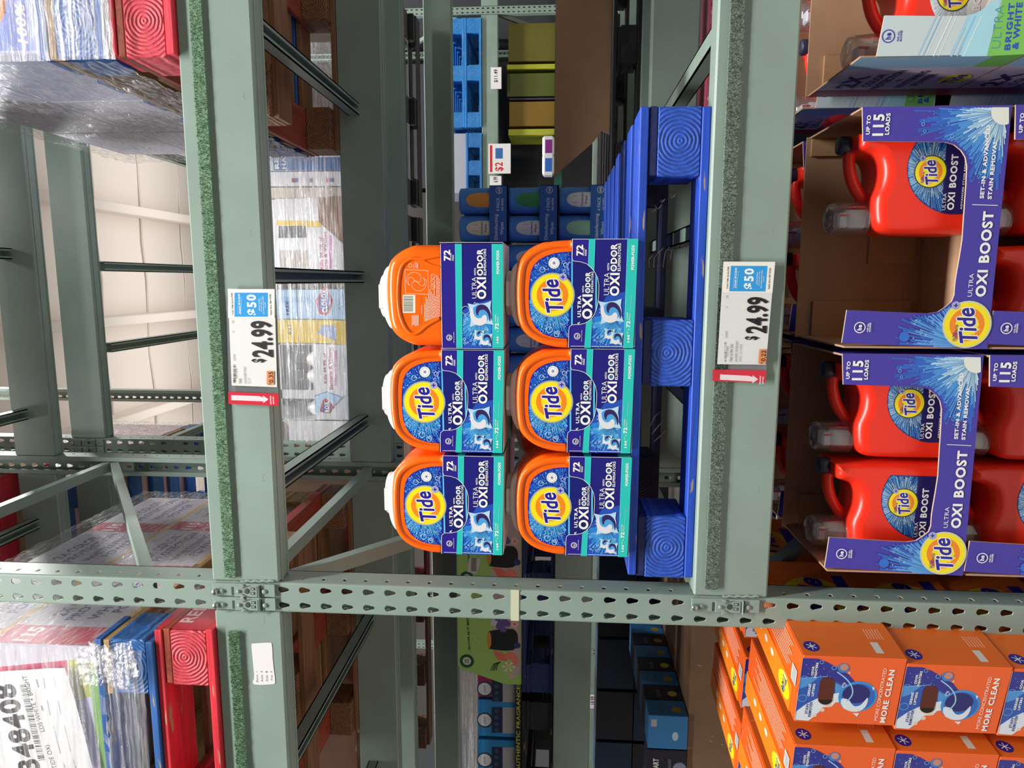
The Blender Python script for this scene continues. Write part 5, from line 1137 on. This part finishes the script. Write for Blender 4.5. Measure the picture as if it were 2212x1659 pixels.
MB().box(E4(500, 1700).x, -1.79, YG + .005, YG + .44, ZG, ZG + .03, mat('1E1E20', .6)).build('fragrance_tray', None, (-2, YG, ZG)); ft = bpy.data.objects['fragrance_tray']; tag(ft, 'black tray edge lettered AUTHENTIC FRAGRANCES in yellow, under the fragrance boxes', 'display tray')
A = Art(lambda a, b: Vector((a, YG + .005, b)), FR, base=1); vs, fs = glyphs('AUTHENTIC FRAGRANCES', .02); A.mb.add([A.P(-2.28 + .45 * u, ZG + .006 + .018 * q) for u, q in vs], fs, mat('C9D24A', .4)); A.build('lettering', ft, (-2, YG, ZG))
film((-2, YG, ZG + .25), E4(200, 1750).x, E4(200, 950).x, YG + .02, YG + .4, E4(242, 1300).z, E4(128, 1300).z, 'stretch film bunched over the fragrance boxes', 1.8, 'f')
# stack of boxed bulbs on the floor of the left bay
NB_ = mat('1D1B30', .45); BB = mat('3A8ACB', .45); YS = 2.95
pallet(-2.95, YS, .003, 1.9, 1.2, 'blue pallet on the floor of the left bay behind the orange cases', '1E3A9C', h=.15, group=GP)
plain_box('brown_carton', (-1.30, YS + .02, .156), 1.6, .95, .60, mat('9B7A5E', .85, 0, 'card'), 'wide brown carton under the boxed bulbs in the left bay')
pz = .76; n = 0
def bulbart(kind):
    def f(t, org):
        x, y, z = org
        A = Art(lambda a, b: Vector((x - a, y, z + b)), FR, base=1); B = Art(lambda a, b: Vector((x, y + a, z + b)), (1, 0, 0), .0003, 1, R=(0, 1, 0))
        if kind == 'b':
            A.mb.add([A.P(.10 + .022 * math.cos(6.28 * k / 20), .055 + .014 * math.sin(6.28 * k / 20)) for k in range(20)], [tuple(range(20))], mat('CFE3F2', .4)); A.mb.add([A.P(.02, .14), A.P(.055, .14), A.P(.055, .165), A.P(.02, .165)], [(0, 1, 2, 3)], mat('C9BFC4', .4))
        else:
            vs, fs = glyphs('SMART', .03); A.mb.add([A.P(.125 - .08 * u, .125 + .026 * v) for u, v in vs], fs, WHT); vs, fs = glyphs('TECHNOLOGY', 0); A.mb.add([A.P(.125 - .08 * u, .07 + .012 * v) for u, v in vs], fs, mat('9FA4B8', .4))
            A.mb.add([A.P(.09 + .03 * math.cos(6.28 * k / 24), .03 + .03 * math.sin(6.28 * k / 24)) for k in range(24)], [tuple(range(24))], mat('8F96B0', .4))
        vs, fs = glyphs('FRESH', .02); B.mb.add([B.P(.02 + .06 * u, .10 + .02 * v) for u, v in vs], fs, mat('6A6E88', .4))
        B.mb.add([B.P(.05 + .022 * math.cos(6.28 * k / 24), .045 + .022 * math.sin(6.28 * k / 24)) for k in range(24)], [tuple(range(24))], mat('B8A23A', .4)); A.build('printed_front', t, org); B.build('printed_side', t, org)
    return f
for i in range(7):
    plain_box('bulb_box', (-1.955, YS + .0 + .125 * i, pz), .165, .12, .178, BB if i % 2 == 0 else NB_, 'small %s box of the receding row in the left bay, %s from the front' % ('light blue' if i % 2 == 0 else 'dark', ['first', 'second', 'third', 'fourth', 'fifth', 'sixth', 'seventh'][i]), 'box', 'boxed bulbs in the left bay', .002, bulbart('b' if i == 0 else 'n'))
for i in range(3): plain_box('bulb_box', (-2.125 - .17 * i, YS, pz), .165, .12, .178, NB_ if i != 1 else BB, 'box lettered SMART TECHNOLOGY in the left bay, %s' % ['beside the light blue one', 'second', 'third'][i], 'box', 'boxed bulbs in the left bay', .002, bulbart('n'))
for k in range(5):
    for r in range(2):
        X = -1.55 - .36 * k; plain_box('bulb_box', (X, 4.20, .62 + .24 * r), .34, .3, .235, [NB_, mat('1E3A5A', .5)][(k + r) % 2], 'dim box far back in the left bay, %s row, %s from the right' % (['lower', 'upper'][r], ['first', 'second', 'third', 'fourth', 'fifth'][k]), 'box', 'dim boxes stacked far back in the left bay', .002, None)
        o = kids(bpy.data.objects['bulb_box' if False else [q.name for q in bpy.data.objects if q.name.startswith('bulb_box')][-1]])
plain_box('brown_carton', (-1.5, 4.18, .004), 1.9, .33, .61, mat('5A4636', .85, 0, 'card'), 'dark carton holding up the dim boxes far back in the left bay')
# right bay floor stacks, dark, and two berry coloured cartons
plain_box('dark_carton', (.62, 2.95, .004), 1.25, 1.1, .70, mat('20293C', .6), 'dark navy carton stack on the floor behind the display cartons')
for i in range(2):
    def berry(t, org, i=i):
        x, y, z = org; A = Art(lambda a, b: Vector((x - a, y, z + b)), FR, base=1)
        A.mb.add([A.P(.001, .085), A.P(.259, .085), A.P(.259, .108), A.P(.001, .108)], [(0, 1, 2, 3)], mat('5A5FA8', .4)); A.nx()
        for _ in range(60): A.mb.add([A.P(q[0] + .011 * math.cos(6.28 * k / 8), q[1] + .011 * math.sin(6.28 * k / 8)) for q in [(random.uniform(.02, .24), random.uniform(.115, .2))] for k in range(8)], [tuple(range(8))], mat(random.choice(('E8506A', 'F08A94', 'F4C0BE', 'C8304E')), .4)); A.nx()
        A.build('printed_front', t, org)
    plain_box('berry_carton', (1.20 - .28 * i, 2.95, .58), .26, .3, .215, mat('D8687E', .45), 'pink carton with berry pattern behind the lower beam, %s' % ['right', 'left'][i], 'carton', 'pink berry cartons', .002, berry)
plain_box('dark_carton', (1.25, 2.95, .004), .60, .6, .574, mat('20242C', .6), 'dark carton under the pink berry cartons')
for i in range(6): plain_box('navy_box', (-.30, 2.62, .004 + .145 * i), .34, .28, .143, mat('18203A', .5), 'dark navy box between the upright and the display cartons, %s of the stack' % ['bottom', 'second', 'third', 'fourth', 'fifth', 'top'][i], 'box', 'dark navy boxes right of the upright')

# wires under the blue pallet
wm = mat('B9BABC', .3, .9)
for grp, pts in ((0, [(1402, 578, 1402, 560), (1412, 578, 1413, 556), (1421, 578, 1424, 545), (1432, 578, 1437, 543), (1446, 576, 1450, 541), (1468, 536, 1472, 530)]), (1, [(1405, 920, 1414, 900), (1408, 938, 1424, 918), (1412, 955, 1432, 935)]), (2, [(1403, 455, 1409, 460), (1414, 445, 1421, 452), (1429, 432, 1427, 440), (1445, 412, 1450, 430)])):
    for i, (a, b, c_, d) in enumerate(pts):
        p, q = at(a, b, 2.0), at(c_, d, 2.0); mb = MB(); r = Vector((.0, 0, -.0)); mid = p.lerp(q, .55)
        mb.tube([p, mid, q, q + Vector((.012, 0, -.012))], .0024, wm, 6); lab_ = ['right of the middle block', 'left of the middle block', 'beside the right block'][grp]
        tag(mb.build('wire_hook', None, tuple(p)), 'bent wire end glinting under the blue pallet, ' + lab_, 'wire', 'bent wire ends under the blue pallet, ' + lab_)

# ---------------------------------------------------------------- racks across the far aisle
YF = 7.3
fc = copy_tree(fr1, (at(1050, 22, YF).x, YF, 0), 'sage upright across the far aisle, at the top right of the picture'); fc2 = copy_tree(fr1, (at(1240, 1407, YF).x, YF, 0), 'sage upright across the far aisle, seen low at the left')
fx = fc.location.x; fl = fc2.location.x; SB = mat('A9B9AE', .4, 0, 'paint')
far = 'beams of the rack across the far aisle'
beam(fl + .04, fx - .04, YF, L2, 'upper lit beam across the far aisle with price signs', group=far); beam(fl + .04, fx - .04, YF, L1, 'lower lit beam across the far aisle with small price tag', group=far)
beam(fx + .04, fx + 2.5, YF, L2, 'upper beam across the far aisle, right of the far upright', group=far); beam(fl - 2.7, fl - .04, YF, L1, 'lower beam across the far aisle, left of the far upright', group=far)
pallet(at(1020, 275, YF).x, YF - .02, L2 + .163, at(1020, 40, YF).x - at(1020, 275, YF).x, 1.0, 'bright blue empty pallet across the far aisle, lower of two', '2F8AD8', group=GP, h=.17)
pallet(at(1020, 275, YF).x, YF - .02, L2 + .335, at(1020, 40, YF).x - at(1020, 275, YF).x, 1.0, 'bright blue empty pallet across the far aisle, upper of two', '2F8AD8', group=GP, h=.17)
a, b = at(1020, 395, YF).x, at(1020, 288, YF).x; pallet(a - .2, YF - .02, L2 + .163, b - a + .2, 1.0, 'blue pallet under a white wrapped bundle across the far aisle', '2B7CC8', group=GP, h=.16)
plain_box('wrapped_bundle', (b, YF, L2 + .325), b - a + .1, .8, .3, mat('A9ABB8', .5), 'white wrapped bundle on a pallet across the far aisle', 'bundle')
for k, (p0, p1, x0, x1, c, nm) in enumerate(((40, 128, 1098, 1160, '6A6220', 'yellow print'), (130, 145, 1095, 1158, 'B4B82E', 'bright yellow end'), (150, 205, 1095, 1140, '565E22', 'olive'), (204, 212, 1100, 1145, '4A3F58', 'violet'), (212, 270, 1100, 1155, '8A6A24', 'amber'), (272, 290, 1098, 1150, 'B8BC3C', 'lit yellow'))):  # dark box colours carry the shade on the shelf, bright ends the light
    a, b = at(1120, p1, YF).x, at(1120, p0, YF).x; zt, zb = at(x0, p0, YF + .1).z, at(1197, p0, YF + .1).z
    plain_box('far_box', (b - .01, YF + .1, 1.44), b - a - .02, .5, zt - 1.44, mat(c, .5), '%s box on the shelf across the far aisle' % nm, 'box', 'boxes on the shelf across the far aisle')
xa, xb = at(1190, 400, YF).x, at(1190, 30, YF).x
st = thing('shelf_tray', (xb, YF + .05, 1.36), 'dark green tray shelf across the far aisle above the cardboard sheet', 'shelf'); MB().box(xa, xb, YF + .05, YF + .9, 1.36, 1.438, mat('1F5A4E', .5)).build('shelf_board', st, (xb, YF + .05, 1.36))
for px, w, c1, nm in ((315, 50, '8A2F8A', 'purple'), (355, 45, '3A6FC8', 'blue')):
    p = at(1185, px, YF); o_ = (p.x, YF - .0, 1.44); q = thing('wipes_tub', o_, 'white wipes pack with %s label across the far aisle' % nm, 'wipes pack', 'white packs across the far aisle'); MB().box(p.x - .10, p.x + .10, YF, YF + .2, 1.44, 1.56, mat('EDEDF2', .4), .02).build('pack_body', q, o_); MB().box(p.x - .07, p.x + .06, YF - .003, YF, 1.46, 1.53, mat(c1, .4)).build('label', q, o_)
def far_sign(px0, py0, px1, py1, txt, label, red=True, dz=0):
    p, q = at(px0, py1, YF - .03), at(px1, py0, YF - .03); o_ = (p.x, YF - .03, q.z); s_ = thing('price_sign', o_, label, 'price sign', None); MB().box(p.x, q.x, YF - .03, YF - .02, q.z, p.z, mat('F1EFEF', .4)).build('card', s_, o_)
    A = Art(lambda a, b: Vector((p.x + (q.x - p.x) * a, YF - .03, q.z + (p.z - q.z) * b)), FR, base=2); 
    if red: A.mb.add([A.P(.05, .82), A.P(.95, .82), A.P(.95, .93), A.P(.05, .93)], [(0, 1, 2, 3)], RED); A.mb.add([A.P(.5, .35), A.P(.85, .35), A.P(.85, .68), A.P(.5, .68)], [(0, 1, 2, 3)], mat('3A6FB8', .4))
    vs, fs = glyphs(txt, .02); A.nx(); A.mb.add([A.P((.08 if red else .3) + (.3 if red else .6) * u, .3 + .4 * v) for u, v in vs], fs, RED if red else BLK); A.build('lettering', s_, o_)
far_sign(1055, 310, 1103, 375, '$2', 'large white sale sign on the beam across the far aisle'); far_sign(1060, 145, 1083, 192, '$11.49', 'small price tag across the far aisle reading 11.49', False); far_sign(1058, 380, 1083, 400, '6.99', 'price tag across the far aisle partly hidden by the wipes', False); far_sign(1268, 1502, 1292, 1530, '18.99', 'price tag low across the far aisle reading 18.99', False)
plain_box('far_stack', (fl + 2.2, YF + .02, L1 + .163), 2.1, .8, .2, mat('2A2B30', .6), 'dark flat stack on the lower beam across the far aisle', 'stack')

for i, (x, w, h, c) in enumerate(((fx - .15, 1.4, 3.6, '33343A'), (fx - 1.6, 1.4, 3.5, '3A3634'), (fx - 3.05, 1.5, 3.55, '2E3238'), (fx + 2.0, 1.9, 3.5, '34363C'), (fl + 1.85, 1.0, .88, '2A3038'), (fl + .68, .6, .86, '2E3238'))):  # added dark blocks stand in for the unlit depth behind
    plain_box('dark_backing', (x, YF + 1.15, .004), w, .9, h, mat(c, .7), 'dark load added for the unlit depth across the far aisle, ' + ['first from the right upright', 'second', 'third', 'right of the upright', 'low, right of the left upright', 'low, at the left upright'][i], 'load')

# ---------------------------------------------------------------- price tags and sticker on the near beams
def price_tag(fn, org, label, name, l2, l3, unit, quads, Y, sku):
    """fn: crop of the photo in which all measures are read"""
    t = thing('price_tag', org, label, 'price tag', 'price tags on the near beams'); (c0, c1, c2, c3), (r0, r1, r2, r3), (s0, s1, s2, s3) = quads['card'], quads['red'], quads['sleeve']
    def slab(q, y, m, nm, th=.0008):
        pts = [fn(*p) for p in q]; pts = [Vector((p.x, y, p.z)) for p in pts]; bk = [p + Vector((0, th, 0)) for p in pts]; mb = MB(); mb.add(pts, [(0, 1, 2, 3)], m); mb.add(bk, [(0, 1, 2, 3)], m); mb.add(pts + bk, [(i, (i + 1) % 4, 4 + (i + 1) % 4, 4 + i) for i in range(4)], m); return mb.build(nm, t, org)
    slab(quads['sleeve'], Y - .006, mat('C9D0CE', .12, 0, 'clear', s=1.6), 'clear_sleeve', .0004); slab(quads['red'], Y - .008, mat('D22F42', .3), 'red_holder', .0015); slab(quads['card'], Y - .0095, mat('DFDFDD', .5), 'card')
    A = Art(lambda a, b: Vector((fn(a, b).x, Y - .0098, fn(a, b).z)), FR, base=1); M = quads['map']
    m = lambda a, b: M(a, b)
    def T(s, xT, xB, yL, yR, c, **k): 
        p = m((xT + xB) / 2, (yL + yR) / 2); h = (xB - xT) / 2; w = (yL - yR) / 2; A.text(s, p[0] - h, p[0] + h, p[1] + w, p[1] - w, c, **k)
    R_ = lambda a0, b0, a1, b1, c: A.poly([m(a0, b0), m(a1, b0), m(a1, b1), m(a0, b1)], c)
    R_(135, 135, 690, 480, mat('EFEDE4', .5)); A.up(); R_(212, 178, 612, 465, mat('2D9BE0', .4)); A.up()
    T('THIS ITEM QUALIFIES', 178, 200, 445, 180, BLK, bold=.03); T('STOCK UP & SAVE', 262, 284, 430, 195, WHT, bold=.05); T('$50', 360, 490, 445, 200, WHT, bold=.09); 
    for i, (x, a, b) in enumerate(((508, 390, 250), (532, 405, 235), (556, 432, 220), (580, 360, 290))): T(['DIGITAL COUPON', 'See in-club flyer or app', 'Scan member card for details', 'Terms apply'][i], x - 7, x + 7, a, b, WHT, bold=.02)
    A.line([m(250, 440), m(262, 190)], 2, WHT); A.line([m(290, 440), m(298, 230)], 2, WHT)
    T('Valid thru 06/15/26', 632, 652, 448, 195, BLK, bold=.02)
    T('24.99', 412, 672, 948, 515, BLK, bold=.035); T('$', 415, 590, 1010, 965, BLK, bold=.03)
    A.bars(*(lambda p, q: (p[0], q[0], q[1], p[1]))(m(196, 1030), m(222, 1255)), BLK, 26); T(sku, 226, 240, 1200, 1075, BLK, bold=.0); T(quads['n'], 202, 218, 990, 910, BLK, bold=0)
    T('HZ', 188, 200, 655, 630, BLK); T('128', 184, 198, 545, 510, BLK)
    T(name, 266, 292, 1262, 1262 - 15 * len(name), BLK, bold=.0); T(l2, 326, 348, 1262, 1262 - 200 * quads['l2'], BLK, bold=-.005); T(l3, 376, 396, 1262, 1262 - 72 * quads['l3'], BLK, bold=-.005)
    R_(598, 1112, 684, 1275, mat('E08A52', .5)); A.up(); T(unit, 622, 678, 1250, 1120, BLK, bold=.02); T('$', 622, 648, 1275, 1255, BLK); A.build('card_print', t, org)
    B = Art(lambda a, b: Vector((fn(a, b).x, Y - .0081, fn(a, b).z)), FR, base=1)
    B.poly([m(*p) for p in ((170, 1400), (172, 1460), (550, 1475), (552, 1495), (615, 1450), (548, 1405), (548, 1425), (500, 1412))], mat('EFD9DC', .4)); 
    p = m(640, 1460); B.text('MERCHANDISE', p[0] - 8, p[0] + 8, p[1] + 50, p[1] - 50, WHT, .06); p = m(672, 1460); B.text('BELOW DECK', p[0] - 8, p[0] + 8, p[1] + 45, p[1] - 45, WHT, .06); B.build('arrow_print', t, org)
    return t
Yb = Y0 - .002
G6 = crop(470, 600, 5.53125, Yb - .006)
price_tag(G6, tuple(G6(400, 800)), 'price tag reading 24.99 and 0.35 on the upper beam', 'TIDE', 'OXI POWER PODS', '72 CT', '0.35', dict(card=((130, 130), (178, 1285), (718, 1305), (688, 150)), red=((132, 1360), (135, 1505), (730, 1530), (735, 1385)), sleeve=((108, 415), (135, 1500), (728, 1520), (705, 455)), map=lambda a, b: (a, b), l2=1.0, l3=1.0, n='#734093'), Yb, '003077208694')
G7 = crop(1530, 540, 5.529, Yb - .006)
def mp(a, b):                                     # carries the first tag's layout over to the second tag's measured corners
    u, v = (a - 130) / 558, (b - 130) / 1155; p0, p1, p2, p3 = (178, 138), (790, 140), (682, 1368), (104, 1362)
    return tuple((p0[i] * (1 - u) + p1[i] * u) * (1 - v) + (p3[i] * (1 - u) + p2[i] * u) * v for i in (0, 1))
price_tag(G7, tuple(G7(400, 800)), 'price tag reading 24.99 and 0.22 on the lower beam', 'TIDE ULTRA OXI', 'LAUNDRY DETERGENT', '147OZ, 115 LOADS', '0.22', dict(card=((178, 138), (104, 1362), (682, 1368), (790, 140)), red=((50, 1425), (50, 1565), (680, 1582), (690, 1435)), sleeve=((120, 450), (50, 1560), (685, 1575), (755, 500)), map=mp, l2=1.25, l3=2.9, n='#330003'), Yb, '003077208803')
S3 = crop(0, 1100, 2.9676, Yb); o_ = tuple(S3(1690, 990))
st_ = thing('sticker', o_, 'white location sticker with small print on the left beam', 'sticker')
def rr(pts, y, m):
    p = [S3(*q) for q in smooth(pts + [pts[0]], 1)]; p = [Vector((q.x, y, q.z)) for q in p[:-1]]; return p
mb = MB(); p = rr([(1614, 860), (1735, 852), (1745, 862), (1750, 980), (1768, 1110), (1755, 1122), (1635, 1126), (1618, 1110), (1632, 1080), (1622, 980), (1612, 880)], Yb - .0008, None); mb.add(p, tessellate_polygon([p]), mat('E6E4E4', .4)); mb.build('sticker_sheet', st_, o_)
A = Art(lambda a, b: Vector((S3(a, b).x, Yb - .0009, S3(a, b).z)), FR, base=1)
for s, x, y0_, y1_ in (('Zone  1', 1648, 1108, 1040), ('Aisle  4', 1679, 1104, 1036), ('Side  8', 1711, 1100, 1036), ('Seg  2', 1742, 1095, 1036)): A.text(s, x - 6, x + 6, y0_, y1_, mat('55555C', .5), -.005)
A.build('sticker_print', st_, o_)
MB().box(-.60, -.38, 1.95, 2.2, .004, .005, BLK) if 0 else None
